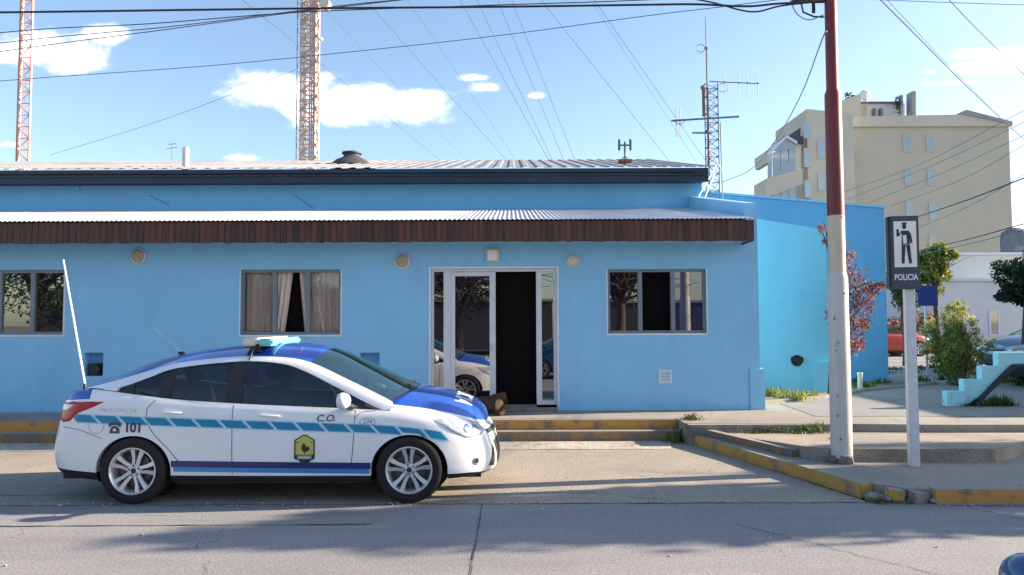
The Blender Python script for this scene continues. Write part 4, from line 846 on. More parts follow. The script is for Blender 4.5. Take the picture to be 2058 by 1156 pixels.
m1 = MB()
for k in range(5): m1.tube([(-.42 + k * .075, -.46, 0), (-.42 + k * .075, -.46, 34)], .030, 5)
for k in range(56): m1.cbox((-.27, -.46, .3 + k * .6), (.5, .06, .07))
m1.build('cable_ladder', M['tower_cream'], e, fix=False)
m1 = MB()
for k in range(3): m1.tube([(.12 + k * .12, -.42, 0), (.12 + k * .12, -.42, 34)], .045, 5)
m1.build('feeder_cable', M['tower_pink'], e, fix=False)
m1 = MB(); m1.tube([(-.70, -.3, 0), (-.70, -.3, 34)], .035, 5); m1.build('side_rail', M['galv'], e, fix=False)
m1 = MB(); rr = random.Random(12)
for k in range(44): z = .6 + k * .75; m1.cbox((.55 + rr.uniform(-.03, .10), -.45, z), (.12, .1, rr.uniform(.1, .3)))
m1.build('cable_clip', M['tower_cream'], e, fix=False)
q2 = U(655, 12, TYm); m1 = MB(); m1.lathe([(.0, -.3), (.32, -.3), (.36, .25), (.0, .3)], (q2.x - q.x, -.2, q2.z), 'Y', 16); m1.tube([(0, 0, q2.z), (q2.x - q.x, 0, q2.z)], .05, 6); m1.build('drum_antenna', M['cream'], e, smooth=True)
q2 = U(648, 83, TYm); m1 = MB(); m1.ball((q2.x - q.x, -.3, q2.z), .12, 8, 6); m1.tube([(0.4, -.3, q2.z), (q2.x - q.x, -.3, q2.z)], .03, 5); m1.build('beacon', M['white'], e, smooth=True)
q = U(345, 325, 40); t2 = U(345, 285, 40); m1 = MB(); m1.tube([(0, 0, -2), (0, 0, t2.z - q.z)], .02, 4); m1.tube([(-.3, 0, t2.z - q.z - .4), (.3, 0, t2.z - q.z - .3)], .015, 4); m1.tube([(-.2, 0, t2.z - q.z - .15), (.25, 0, t2.z - q.z - .1)], .015, 4)
o = m1.build('television_aerial', M['galv'], fix=False); o.location = q; tag(o, 'tiny faint television aerial showing above the roof left of the vent pipe', 'aerial')

# lattice mast with aerials at the roof end
AY = 16.0; q = U(1437, 388, AY); e = empty('aerial_mast', (q.x, AY + .25, q.z), 0, 'lattice mast with yagi aerials at the right end of the station roof', 'antenna mast')
def AZ(py): return U(1437, py, AY).z - q.z
def AX(px): return U(px, 250, AY).x - q.x
m1 = MB(); lattice([m1], .34, -.3, AZ(163), .19, .012, .007, 3); m1.build('lattice', M['galv'], e, fix=False)
m1 = MB(); m1.tube([(AX(1426), -.1, AZ(330)), (AX(1426), -.1, AZ(90))], .016, 6); m1.tube([(AX(1425), -.1, AZ(90)), (AX(1425), -.1, AZ(28))], .009, 6); m1.tube([(AX(1418), -.1, AZ(230)), (AX(1418), -.1, AZ(170))], .03, 6); m1.build('pole', M['rusty'], e, fix=False)
m1 = MB(); m1.tube([(AX(1455), -.05, AZ(400)), (AX(1453), -.05, AZ(240))], .014, 6); m1.build('conduit', M['galv'], e, fix=False)
m1 = MB(); c_ = (AX(1420), AZ(92)); m1.tube([(c_[0] - .06 + .09 * math.cos(t_), -.1, c_[1] + .09 * math.sin(t_)) for t_ in np.linspace(0, 6.28, 18)[:-1]], .007, 4, closed=True); c_ = (AX(1459), AZ(172)); m1.tube([(c_[0] + .1 * math.cos(t_), -.1, c_[1] + .1 * math.sin(t_)) for t_ in np.linspace(0, 6.28, 18)[:-1]], .007, 4, closed=True); m1.ball((AX(1426), -.1, AZ(92)), .04, 8, 6); m1.ball((AX(1418), -.1, AZ(172)), .06, 8, 6); m1.build('coil_loop', M['galv'], e, fix=False)
m1 = MB(); m1.tube([(AX(1430), -.12, AZ(160)), (AX(1519), -.5, AZ(176))], .012, 5)
for (px, py) in ((1458, 165), (1484, 170), (1499, 172), (1517, 175)):
    t_ = (px - 1430) / 89; m1.tube([(AX(px), -.12 - .38 * t_, AZ(py - 28)), (AX(px), -.12 - .38 * t_, AZ(py + 27))], .007, 4); m1.ball((AX(px), -.12 - .38 * t_, AZ(py)), .022, 6, 5)
m1.build('yagi_aerial', M['galv'], e, fix=False)
m1 = MB(); m1.tube([(AX(1347), -.35, AZ(245)), (AX(1484), -.3, AZ(236))], .022, 6)
for px in (1357, 1365): m1.tube([(AX(px), -.35, AZ(218)), (AX(px), -.35, AZ(278))], .008, 4)
m1.tube([(AX(1390), -.3, AZ(268)), (AX(1432), -.2, AZ(266))], .022, 6); m1.tube([(AX(1352), -.35, AZ(246)), (AX(1366), -.35, AZ(254)), (AX(1375), -.35, AZ(246))], .008, 4); m1.ball((AX(1424), -.2, AZ(264)), .05, 8, 6); m1.build('cross_boom', M['galv'], e, fix=False)
m1 = MB()
for (a_, b_) in (((1440, 330), (1385, 415)), ((1437, 345), (1400, 415)), ((1425, 300), (1440, 350))): m1.tube([(AX(a_[0]), -.2, AZ(a_[1])), (AX(b_[0]), -.6, AZ(b_[1]))], .014, 5)
m1.build('stay_brace', M['galv_l'], e, fix=False)


# ------------------------------------------------------------------ cars
ST_ = np.array([(-2.275, 0), (-2.26, .42), (-2.185, .70), (-2.03, .835), (-1.72, .875), (-1.324, .895), (-.90, .905), (-.30, .912), (.30, .912), (.90, .905), (1.324, .897), (1.66, .862), (1.92, .775), (2.07, .62), (2.15, .35), (2.175, 0)])
ZT = [1.03, 1.035, 1.045, 1.065, 1.08, 1.035, .985, .945, .915, .885, .85, .80, .745, .70, .685, .685]
ZB = [.27, .27, .27, .25, .22, .20, .20, .20, .20, .20, .20, .21, .215, .205, .20, .20]
FR = [0, .09, .30, .52, .72, .90, 1.0]
DY = [-.045, -.012, 0, .0, -.006, -.020, -.055]
RX = [.06, .01, -.015, .02, .06, .085, .12]     # rear tuck, positive = inward
FXI = [.10, .02, .0, .01, .035, .065, .12]      # front tuck
def body_grid():
    G_ = np.zeros((7, 16, 3))
    for j in range(7):
        for i in range(16):
            x, y = ST_[i]; z = ZB[i] + (ZT[i] - ZB[i]) * FR[j]
            wr = max(0, min(1, (-x - 1.75) / .55)); wf = max(0, min(1, (x - 1.5) / .6))
            G_[j, i] = (x + RX[j] * wr - FXI[j] * wf, max(0, y + DY[j] * (1 if y > .3 else 0) - (.02 * wr + .015 * wf) * (y > .3) * (j > 4)), z)
    A = np.array([catmull(G_[j], 6) for j in range(7)])           # 7 x 91
    B = np.transpose(np.array([catmull(A[:, i], 4) for i in range(A.shape[1])]), (1, 0, 2))
    return B                                                      # 25 x 91, j 24 = top ring
CX = [-2.155, -2.14, -2.10, -2.00, -1.80, -1.50, -1.2, -.5, 0, 1.00, 1.30, 1.62, 1.87, 2.00, 2.045, 2.055]
CZ = [1.03, 1.06, 1.09, 1.11, 1.125, 1.10, 1.0, .95, .93, 1.09, 1.055, 1.0, .925, .85, .765, .685]
GS = 10   # greenhouse stations: G0 belt, G2 glass top, G3 rail top, G5 centre
G0 = [(-1.66, .805, 1.082), (-1.48, .825, 1.062), (-1.20, .838, 1.028), (-.95, .845, .997), (-.40, .85, .952), (0, .85, .932), (.30, .85, .918), (.65, .842, .90), (1.03, .825, .882), (1.18, .815, .865)]
G2 = [(-1.66, .79, 1.088), (-1.47, .785, 1.115), (-1.25, .745, 1.195), (-.99, .70, 1.285), (-.40, .665, 1.345), (0, .668, 1.325), (.25, .69, 1.252), (.60, .735, 1.085), (1.02, .81, .89), (1.18, .81, .868)]
G3 = [(-1.88, .72, 1.09), (-1.60, .685, 1.165), (-1.28, .65, 1.262), (-.95, .615, 1.342), (-.40, .60, 1.392), (0, .605, 1.383), (.30, .625, 1.330), (.68, .675, 1.165), (1.02, .735, 1.01), (1.14, .755, .95)]
G5 = [(-2.05, 0, 1.12), (-1.78, 0, 1.21), (-1.43, 0, 1.345), (-1.02, 0, 1.445), (-.45, 0, 1.505), (0, 0, 1.51), (.40, 0, 1.455), (.78, 0, 1.29), (1.14, 0, 1.125), (1.34, 0, 1.04)]
def green_grid():
    g0, g2, g3, g5 = [catmull(g, 8) for g in (G0, G2, G3, G5)]
    side = np.array([g0 + (g2 - g0) * t + np.array([0, .018 * math.sin(math.pi * t), 0]) for t in np.linspace(0, 1, 6)])
    rail = np.array([g2 + (g3 - g2) * t + np.array([0, .010 * math.sin(math.pi * t), .006 * math.sin(math.pi * t)]) for t in np.linspace(0, 1, 4)])
    top = []
    for t in np.linspace(0, 1, 13):
        q = g3 + (g5 - g3) * t; w = 1 - (1 - t) ** 2.1; q[:, 2] = g3[:, 2] + (g5[:, 2] - g3[:, 2]) * w; q[:, 0] = g3[:, 0] + (g5[:, 0] - g3[:, 0]) * (1 - (1 - t) ** 1.7); top.append(q)
    return side, rail, np.array(top)
def mir(A): B = A.copy(); B[..., 1] *= -1; return B
def both(mb, A): mb.grid(A); mb.grid(mir(A)); return mb
WR = .314; ARCH = .366; ARV = .335; WZ = .312
def cut_arch(bm, wx):
    n = 40; c = Vector((wx, 0, WZ)); PL = []
    for k in range(n):
        a = 2 * math.pi * k / n
        PL.append((c + Vector((ARCH * math.cos(a), 0, ARV * math.sin(a))), Vector((math.cos(a) / ARCH, 0, math.sin(a) / ARV)).normalized()))
    def near(f): q = f.calc_center_median(); return abs(q.x - wx) < ARCH + .16 and q.z < .80 and abs(q.y) > .55
    def rad(q): return math.hypot((q.x - wx) / ARCH, (q.z - WZ) / ARV)
    for p, d in PL:
        if d.z < -.6: continue
        fs = [f for f in bm.faces if near(f) and abs((f.calc_center_median() - p).dot(d)) < .09 and rad(f.calc_center_median()) < 1.35]
        ge = list({e for f in fs for e in f.edges}); gv = list({v_ for f in fs for v_ in f.verts})
        bmesh.ops.bisect_plane(bm, geom=gv + ge + fs, plane_co=p, plane_no=d, dist=1e-5)
    kill = []
    for f in bm.faces:
        if not near(f): continue
        q = f.calc_center_median()
        if max((q - p).dot(d) for p, d in PL) < 1e-5 or (abs(q.x - wx) < ARCH and q.z < WZ - .03): kill.append(f)
    bmesh.ops.delete(bm, geom=kill, context='FACES')
def car(paint, blue, lab, loc, rz, livery=False, cat='car', name='parked_car', group=None, far=False):
    E = empty(name, loc, rz, lab, cat, group)
    B = body_grid(); s24 = B[24]
    # --- side shell with wheel arches
    mb = MB(); both(mb, B[4:, 23:]); both(mb, B[4:21, :24])
    # shelf, fenders
    C = catmull(np.array([(CX[i], 0, CZ[i]) for i in range(16)]), 6)
    def deck(i0, i1, ts, pw=2.0):
        out = []
        for t in ts:
            q = s24[i0:i1] + (C[i0:i1] - s24[i0:i1]) * t; w = 1 - (1 - t) ** pw
            q[:, 2] = s24[i0:i1, 2] + (C[i0:i1, 2] - s24[i0:i1, 2]) * w
            out.append(q)
        return np.array(out)
    FH = 9 * 6 + 3
    shelf = []
    for t in (0, .5, 1):
        q = s24[24:FH + 1].copy(); q[:, 1] -= .12 * t; q[:, 2] += .004 * math.sin(math.pi * t); shelf.append(q)
    both(mb, np.array(shelf))
    both(mb, deck(FH, 91, np.linspace(0, .13, 3)))
    both(mb, deck(23, 25, np.linspace(0, .10, 3)))
    o = mb.build('body', paint, E, fix=False)
    bm = bmesh.new(); bm.from_mesh(o.data); bmesh.ops.remove_doubles(bm, verts=bm.verts, dist=2e-4)
    for wx in (-1.324, 1.324): cut_arch(bm, wx)
    bmesh.ops.recalc_face_normals(bm, faces=bm.faces)
    bm.to_mesh(o.data)
    for wx in (-1.324, 1.324):
        for sg in (-1, 1):
            L = MB()
            for e in bm.edges:
                if len(e.link_faces) != 1: continue
                a, b = e.verts[0].co, e.verts[1].co; m_ = (a + b) / 2
                if m_.y * sg > .7 and m_.z > .26 and math.hypot((m_.x - wx) / ARCH, (m_.z - WZ) / ARV) < 1.06:
                    L.add([a, b, b + Vector((0, -sg * .07, 0)), a + Vector((0, -sg * .07, 0))], [(0, 1, 2, 3)])
            if L.v: L.build('arch_lip', paint, o, fix=False)
    bvh = BVHTree.FromBMesh(bm); bm.free()
    o.data.polygons.foreach_set('use_smooth', [True] * len(o.data.polygons)); o.data.set_sharp_from_angle(angle=R(50)); BODY = o
    low = MB(); both(low, B[0:5]); ob = low.build('lower_trim', M['plastic'], E, smooth=True, fix=False)
    bm = bmesh.new(); bm.from_mesh(ob.data)
    for wx in (-1.324, 1.324): cut_arch(bm, wx)
    bm.to_mesh(ob.data); bm.free()
    # --- hood, trunk lid
    H = MB(); both(H, deck(FH, 91, np.linspace(.133, 1, 14))); hood = H.build('hood', blue, E, smooth=True)
    H = MB(); both(H, deck(23, 31, np.linspace(.103, 1, 12))); both(H, deck(0, 24, np.linspace(0, 1, 14)))
    both(H, B[20:, :24]); trunk = H.build('trunk_lid', blue, E, smooth=True)
    # crease lines on hood
    # --- greenhouse
    side, rail, top = green_grid(); nst = side.shape[1]
    k_roof0 = 18; k_roof1 = 48   # columns of roof panel
    mb = MB(); both(mb, rail)
    pil = mb.build('roof_rail', paint, E, smooth=True, fix=True)
    mb = MB(); both(mb, top[:, k_roof0 + 3:k_roof1 + 1]); both(mb, top[:5, :k_roof0 + 4]); roof = mb.build('roof', blue, E, smooth=True)
    mb = MB(); both(mb, top[:, k_roof1:]); mb.build('windscreen', M['windscreen'], E, smooth=True)
    mb = MB(); both(mb, top[4:, 2:k_roof0 + 4]); mb.build('rear_window', M['carglass'], E, smooth=True)
    # black surround for windscreen base / cowl
    mb = MB(); q = top[1:, -2:].copy(); q2 = q.copy(); q2[..., 2] += .006; both(mb, q2); mb.build('cowl', M['plastic'], E)
    mb = MB()
    L_ = [(p[0] - .02, -p[1] * .8, p[2] + .03) for p in top[2:9:2, -3]]; mb.tube(L_, .008, 5); L_ = [(p[0] - .03, p[1] * .7, p[2] + .03) for p in top[2:10:2, -3]]; mb.tube(L_, .008, 5); mb.build('wiper', M['plastic'], E)
    # side glass + black frames
    for sg in (1, -1):
        f = side.copy(); f[..., 1] *= sg
        def cut(x0, x1, inset0=.0, inset1=.0):
            idx = [i for i in range(nst) if x0 <= f[2, i, 0] <= x1]; return f[:, idx[0]:idx[-1] + 1]
        mb = MB(); mb.grid(cut(-1.40, 1.02)); w = mb.build('side_window', M['carglass'], E, smooth=True, fix=False)
        mb = MB(); off = f.copy(); off[..., 1] += sg * .006
        def band(a, b): ii = [i for i in range(nst) if a <= f[2, i, 0] <= b]; mb.grid(off[:, ii[0]:ii[-1] + 1])
        band(-1.53, -1.33); band(.86, 1.2)
        def vband(x0, x1, xt0, xt1):
            L = []
            for r_ in range(6):
                t = r_ / 5; row = []
                for xx in (x0 + (xt0 - x0) * t, x1 + (xt1 - x1) * t):
                    row.append((xx, np.interp(xx, off[r_, :, 0], off[r_, :, 1]), np.interp(xx, off[r_, :, 0], off[r_, :, 2])))
                L.append(row)
            mb.grid(L)
        vband(-.47, -.30, -.45, -.32); vband(-1.13, -.99, -1.06, -1.0); vband(.72, .76, .50, .53)
        ii = [i for i in range(nst) if f[2, i, 0] <= -1.50]; qm = MB(); qm.grid(off[:, ii[0]:ii[-1] + 1]); qm.build('rear_quarter', paint, E, smooth=True, fix=False)
        # top and bottom rubber lines
        oi = off[:, [i for i in range(nst) if off[2, i, 0] >= -1.52]]; mb.grid(np.array([oi[0], oi[0] * .93 + oi[1] * .07])); mb.grid(np.array([oi[5] * .8 + oi[4] * .2, oi[5]]))
        mb.build('window_frame', M['plastic'], E, smooth=True, fix=False)
    # --- underbody, wells
    mb = MB(); mb.box(-2.15, 2.0, -.62, .62, .19, .26); mb.box(-.93, .93, -.84, .84, .185, .27)
    for wx in (-1.324, 1.324):
        for sg in (1, -1):
            A = [[(wx + ARCH * 1.02 * math.cos(t), sg * yy, .318 + ARV * 1.03 * math.sin(t)) for t in np.linspace(-.35, math.pi + .35, 24)] for yy in (.50, .84)]
            mb.grid(A); n0 = len(mb.v); mb.add([(wx, sg * .5, .318)] + [(wx + ARCH * 1.02 * math.cos(t), sg * .5, .318 + ARV * 1.03 * math.sin(t)) for t in np.linspace(0, 6.2832, 25)], [(0, i, i + 1) for i in range(1, 25)])
    mb.box(-.9, .95, -.84, .84, .27, .3); mb.build('underbody', M['plastic'], E, fix=False)
    # --- cabin
    if not far:
        def seat(x, y, m, nm='seat'):
            mb = MB(); mb.box(x - .22, x + .25, y - .24, y + .24, .42, .58); Mt = Matrix.Translation((x - .22, y, .55)) @ Matrix.Rotation(R(-18), 4, 'Y')
            mb.box(-.07, .05, -.23, .23, 0, .52, Mt); mb.box(-.05, .03, -.12, .12, .56, .74, Mt); mb.tube([Mt @ Vector((0, -.06, .5)), Mt @ Vector((0, -.06, .6))], .008, 5); mb.build(nm, m, E, bevel=.03, smooth=True)
        seat(.05, -.36, M['seat']); seat(.05, .36, M['seat']); seat(-.85, .33, M['seat_l']); seat(-.85, -.33, M['seat'])
        mb = MB(); mb.box(.72, 1.15, -.72, .72, .6, .93); mb.build('dashboard', M['skin'], E, bevel=.06, smooth=True)
        mb = MB(); Mt = Matrix.Translation((.60, .36, .92)) @ Matrix.Rotation(R(-65), 4, 'Y'); mb.tube([Mt @ Vector((.185 * math.cos(t), .185 * math.sin(t), 0)) for t in np.linspace(0, 6.2832, 25)[:-1]], .014, 6, closed=True); mb.tube([Mt @ Vector((-.18, 0, 0)), Mt @ Vector((.18, 0, 0))], .02, 5); mb.build('steering_wheel', M['plastic'], E, smooth=True)
        mb = MB(); mb.box(-1.9, -1.2, -.6, .6, .96, 1.0); mb.build('parcel_shelf', M['skin'], E)
        mb = MB(); mb.cbox((.47, 0, 1.30), (.03, .22, .06)); mb.build('inner_mirror', M['plastic'], E, bevel=.01)
    # --- wheels
    wn = 'wheel'
    proto = None
    for wx in (-1.324, 1.324):
        for sg in (-1, 1):
            if proto is None:
                Wh = empty(wn); Wh.parent = E
                T = MB(); T.lathe([(.222, -.095), (.250, -.104), (.290, -.104), (.314, -.090), (WR - .004, -.070), (WR, 0), (WR - .004, .07), (.314, .09), (.25, .10), (.222, .09)], (0, 0, 0), 'Y', 56); T.build('tyre', M['rubber'], Wh, smooth=True, angle=50)
                K = MB(); K.lathe([(.224, -.098), (.226, -.104), (.216, -.106), (.205, -.092), (.198, -.05), (.196, .08)], (0, 0, 0), 'Y', 48)
                K.lathe([(.0, -.078), (.030, -.078), (.036, -.070), (.060, -.066), (.066, -.04)], (0, 0, 0), 'Y', 24)
                for k in range(5):
                    for s_ in (-1, 1):
                        a = 2 * math.pi * k / 5 + math.pi / 2; Mt = Matrix.Rotation(-a, 4, 'Y')
                        P = [(.045, s_ * .004, s_ * .034, -.068, -.04), (.12, s_ * .010, s_ * .042, -.076, -.045), (.205, s_ * .026, s_ * .072, -.090, -.05)]
                        vs = []
                        for (r_, ya, yb_, f0, b0) in P:
                            for (w_, d_) in ((ya, f0), (yb_, f0 + .006), (yb_, b0), (ya, b0)): vs.append(Mt @ Vector((r_, d_, w_)))
                        K.add(vs, [(0, 1, 2, 3), (8, 11, 10, 9)] + [(q_ * 4 + i, q_ * 4 + (i + 1) % 4, q_ * 4 + 4 + (i + 1) % 4, q_ * 4 + 4 + i) for q_ in range(2) for i in range(4)])
                K.build('rim', M['rim'], Wh, smooth=True, bevel=.002)
                K = MB(); K.lathe([(.0, -.02), (.15, -.02), (.155, -.015), (.155, .0)], (0, 0, 0), 'Y', 32); K.lathe([(.0, .0), (.198, .02)], (0, 0, 0), 'Y', 32); K.build('brake_disc', M['disc'], Wh, smooth=True)
                K = MB(); K.lathe([(0, -.083), (.024, -.082), (.027, -.076)], (0, 0, 0), 'Y', 16)
                for k in range(5): a = 6.2832 * k / 5 + .6; K.lathe([(0, -.074), (.008, -.073), (.009, -.06)], (.047 * math.cos(a), 0, .047 * math.sin(a)), 'Y', 8)
                K.build('hub_cap', M['ink'], Wh, smooth=True); proto = Wh; w = Wh
            else:
                w = copy_tree(proto, E)
            w.location = (wx, sg * .80, WR - .002); w.rotation_euler = (0, R(11 if wx < 0 else -3), 0) if sg < 0 else (0, 0, math.pi)
    # --- projection of flat artwork on the near side
    def proj(v3, d, off=.003):
        h, n_, i_, dist = bvh.ray_cast(Vector(v3), Vector(d), 4)
        return None if h is None else h - Vector(d).normalized() * off
    def decal(name, polys, m, off=.003, parent=None, sg=-1, sub=True):
        mb = MB()
        for (v_, f_) in polys:
            if sub and len(v_) > 3:
                b_ = bmesh.new(); q_ = [b_.verts.new((x, 0, z)) for x, z in v_]
                for f in f_:
                    try: b_.faces.new([q_[i] for i in f])
                    except ValueError: pass
                bmesh.ops.triangulate(b_, faces=b_.faces)
                for _ in range(2):
                    es = [e for e in b_.edges if e.calc_length() > .03]
                    if es: bmesh.ops.subdivide_edges(b_, edges=es, cuts=2, use_grid_fill=True); bmesh.ops.triangulate(b_, faces=b_.faces)
                b_.verts.index_update(); v_ = [(p.co.x, p.co.z) for p in b_.verts]; f_ = [tuple(p.index for p in f.verts) for f in b_.faces]; b_.free()
            vs = []; bad = set()
            for (x, z) in v_:
                p = proj((x, sg * 2, z), (0, -sg, 0), off)
                if p is None or abs(p.y) < .70: bad.add(len(vs)); p = Vector((x, sg * .88, z))
                vs.append(p)
            mb.add(vs, [f for f in f_ if not any(i in bad for i in f)])
        return mb.build(name, m, parent or BODY, smooth=True, fix=False)
    def quadstrip(x0, x1, fz0, fz1, slant=0, n=12, rows=3):
        v_ = []; f_ = []
        for i in range(n + 1):
            for j in range(rows + 1):
                t = j / rows; xx = x0 + (x1 - x0) * i / n + slant * (1 - t); v_.append((xx, fz0(xx) + (fz1(xx) - fz0(xx)) * t))
        f_ = [(i * (rows + 1) + j, (i + 1) * (rows + 1) + j, (i + 1) * (rows + 1) + j + 1, i * (rows + 1) + j + 1) for i in range(n) for j in range(rows)]
        return v_, f_
    def ribbon(pts, w):
        P = catmull(np.array(pts, float), 10); v_ = []
        for i, p in enumerate(P):
            d = P[min(i + 1, len(P) - 1)] - P[max(i - 1, 0)]; d /= np.linalg.norm(d); v_ += [(p[0] - d[1] * w, p[1] + d[0] * w), (p[0] + d[1] * w, p[1] - d[0] * w)]
        return v_, [(2 * i, 2 * i + 1, 2 * i + 3, 2 * i + 2) for i in range(len(P) - 1)]
    # lamps: projected obliquely, both sides
    def oblique(name, poly, m, d, sg, off=.006, parent=None, fan=True, ring=None):
        d = Vector((d[0], d[1] * -sg, d[2])).normalized()
        # polygon given in x,z of the picture plane through the side; swept along d
        n = len(poly); c = (sum(p[0] for p in poly) / n, sum(p[1] for p in poly) / n); K = 6; vs = []; fs = []
        P = []
        for i in range(n):
            a, b = poly[i], poly[(i + 1) % n]
            for k in range(3): P.append((a[0] + (b[0] - a[0]) * k / 3, a[1] + (b[1] - a[1]) * k / 3))
        nn_ = len(P)
        for k in range(K + 1):
            t = k / K
            for p in P:
                x, z = c[0] + (p[0] - c[0]) * t, c[1] + (p[1] - c[1]) * t
                st = Vector((x, sg * .75, z)) - d * 1.5; h, nrm, i_, dist = bvh.ray_cast(st, d, 4)
                vs.append(h - d * (off if k < K else off * .1) if h is not None else Vector((x, sg * .72, z)))
        for k in range(K):
            for i in range(nn_): fs.append((k * nn_ + i, k * nn_ + (i + 1) % nn_, (k + 1) * nn_ + (i + 1) % nn_, (k + 1) * nn_ + i))
        mb = MB(); mb.add(vs, fs); return mb.build(name, m, parent or E, smooth=True, angle=60, fix=True)
    for sg in (-1, 1):
        hl = oblique('headlight', [(1.50, .785), (1.66, .80), (1.86, .775), (2.10, .715), (2.12, .635), (1.98, .59), (1.84, .60), (1.68, .67)], M['lamp_clear'], (-.45, 1, 0), sg, .010)
        if not far:
            for (x, z, r_) in ((1.87, .69, .045), (1.97, .675, .04)): oblique('headlight_reflector', circ_(x, z, r_), M['chrome'], (-.45, 1, 0), sg, .018, hl)
        tl = oblique('tail_light', [(-2.18, .95), (-2.10, .975), (-1.58, .972), (-1.68, .925), (-1.84, .865), (-1.93, .785), (-2.02, .772), (-2.18, .80)], M['lamp_red'], (.35, 1, 0), sg, .010)
        if not far: oblique('reversing_lamp', [(-2.16, .935), (-2.08, .952), (-1.88, .945), (-1.96, .885), (-2.15, .87)], M['lamp_glass'], (.35, 1, 0), sg, .014, tl)
        fg = oblique('fog_light', circ_(1.97, .375, .055, .045), M['lamp_clear'], (-.55, 1, 0), sg, .008)
        if not far: oblique('fog_bulb', circ_(1.965, .375, .028), M['plastic'], (-.55, 1, 0), sg, .013, fg)
    # front grille pieces, projected straight back
    mb = MB()
    def front(poly, off):
        vs = []; n = len(poly); K = 5; c = (sum(p[0] for p in poly) / n, sum(p[1] for p in poly) / n); P = []
        for i in range(n):
            a, b = poly[i], poly[(i + 1) % n]
            for k in range(4): P.append((a[0] + (b[0] - a[0]) * k / 4, a[1] + (b[1] - a[1]) * k / 4))
        for k in range(K + 1):
            for p in P:
                y, z = c[0] + (p[0] - c[0]) * k / K, c[1] + (p[1] - c[1]) * k / K; h = bvh.ray_cast(Vector((3, y, z)), Vector((-1, 0, 0)), 4)[0]; vs.append((h.x + off if h is not None else 2.1, y, z))
        nn_ = len(P); return vs, [(k * nn_ + i, k * nn_ + (i + 1) % nn_, (k + 1) * nn_ + (i + 1) % nn_, (k + 1) * nn_ + i) for k in range(K) for i in range(nn_)]
    mb.add(*front([(-.40, .52), (.40, .52), (.30, .27), (-.30, .27)], .006)); mb.add(*front([(-.52, .645), (.52, .645), (.48, .60), (-.48, .60)], .006))
    for sg in (-1, 1): mb.add(*front([(sg * .46, .50), (sg * .60, .30), (sg * .44, .27)], .008))
    mb.build('grille', M['plastic'], E, fix=False)
    if not far:
        # door seams, handles, mirrors
        mb_ = []
        seams = [ribbon([(-.375, .935), (-.37, .6), (-.365, .24)], .0035), ribbon([(.80, .885), (.80, .80), (.785, .5), (.76, .30)], .0035),
                 ribbon([(-1.13, .985), (-1.20, .90), (-1.19, .78), (-1.12, .66), (-.98, .52), (-.86, .38)], .0035), ribbon([(-1.63, .62), (-1.85, .70), (-2.04, .73)], .003),
                 ribbon([(.80, .80), (.86, .86), (1.0, .875)], .002)]
        for sg in (-1, 1):
            for q_ in seams: decal('door_seam', [q_], M['seam'], .0012, sg=sg, sub=False)
        th = np.linspace(0, 6.2832, 24); decal('fuel_flap', [ribbon([(-1.69 + .075 * math.cos(t), .745 + .075 * math.sin(t)) for t in th], .0018)], M['seam'], .0012, sg=-1, sub=False)
        for sg in (-1, 1):
            for x in (-.96, -.02):
                z = .865 - (x + .9) * .035; mb = MB(); y_ = proj((x, sg * 2, z), (0, -sg, 0), 0).y
                mb.tube([(x - .09, y_ + sg * .002, z), (x - .07, y_ + sg * .016, z + .003), (x + .07, y_ + sg * .018, z), (x + .10, y_ + sg * .003, z - .002)], [.010, .010, .010, .010], 8); mb.build('door_handle', paint, E, smooth=True)
            mb = MB(); mb.ball((.71, sg * 1.005, .985), (.075, .10, .078), 20, 12); me_ = mb.build('mirror_cap', M['white'] if livery else paint, E, smooth=True)
            mb = MB(); mb.tube([(.76, sg * .85, .91), (.73, sg * .95, .935)], [.035, .028], 8); mb.ball((.655, sg * 1.005, .985), (.03, .085, .065), 14, 8); mb.build('mirror_foot', M['plastic'], me_, smooth=True)
    if livery:
        zt = lambda x: .842 - (x + 1.75) * .037 - max(0, x - .9) ** 2 * .09
        zb_ = lambda x: zt(x) - .068
        pitch = .244; polys = []; edges = []
        x = -1.955; k = 0
        while x < 1.60:
            x1 = x + pitch - .040
            lo = x; hi = min(x1, 1.62)
            if hi - lo > .05: polys.append(quadstrip(lo, hi, zb_, zt, .075, 16)); edges.append(quadstrip(lo - .012, hi + .012, lambda q: zb_(q) - .010, lambda q: zt(q) + .010, .082, 16))
            x += pitch
        decal('stripe_edge', edges, M['cyan_pale'], .0022, sub=False); decal('cyan_stripe', polys, M['cyan_decal'], .0045, sub=False)
        za = lambda x: .412 - (x + .9) * .014
        decal('navy_band', [quadstrip(-.955, .958, lambda x: za(x) - .060, za, 0, 60, 2)], M['navy_decal'], .003, sub=False)
        decal('blue_band', [quadstrip(-.93, .945, lambda x: za(x) - .104, lambda x: za(x) - .060, 0, 60, 2)], M['sky_decal'], .003, sub=False)
        def txt(s, cx, cz, size, m, name, sh=0, sp=1, bold=0, sxx=1, rot=0):
            v_, f_ = text_polys(s, size, sh, sp, bold); decal(name, [([(cx + a * sxx, cz + b + rot * a) for a, b in v_], f_)], m, .0060)
        txt('101', -1.325, .722, .125, M['ink'], 'phone_number', 0, .95, .003, 1.0, -.02)
        # telephone symbol
        tel = [([(-.05, 0), (.05, 0), (.043, .05), (.02, .075), (-.02, .075), (-.043, .05)], [(0, 1, 2, 3, 4, 5)]),
               ([(-.062, .07), (-.035, .07), (-.035, .085), (.035, .085), (.035, .07), (.062, .07), (.06, .10), (.035, .115), (-.035, .115), (-.06, .10)], [(0, 1, 2, 9), (3, 4, 5, 6), (2, 3, 6, 7, 8, 9)])]
        decal('telephone_symbol', [([(-1.505 + a, .672 + b * .92) for a, b in v_], f_) for v_, f_ in tel], M['inkmid'], .006)
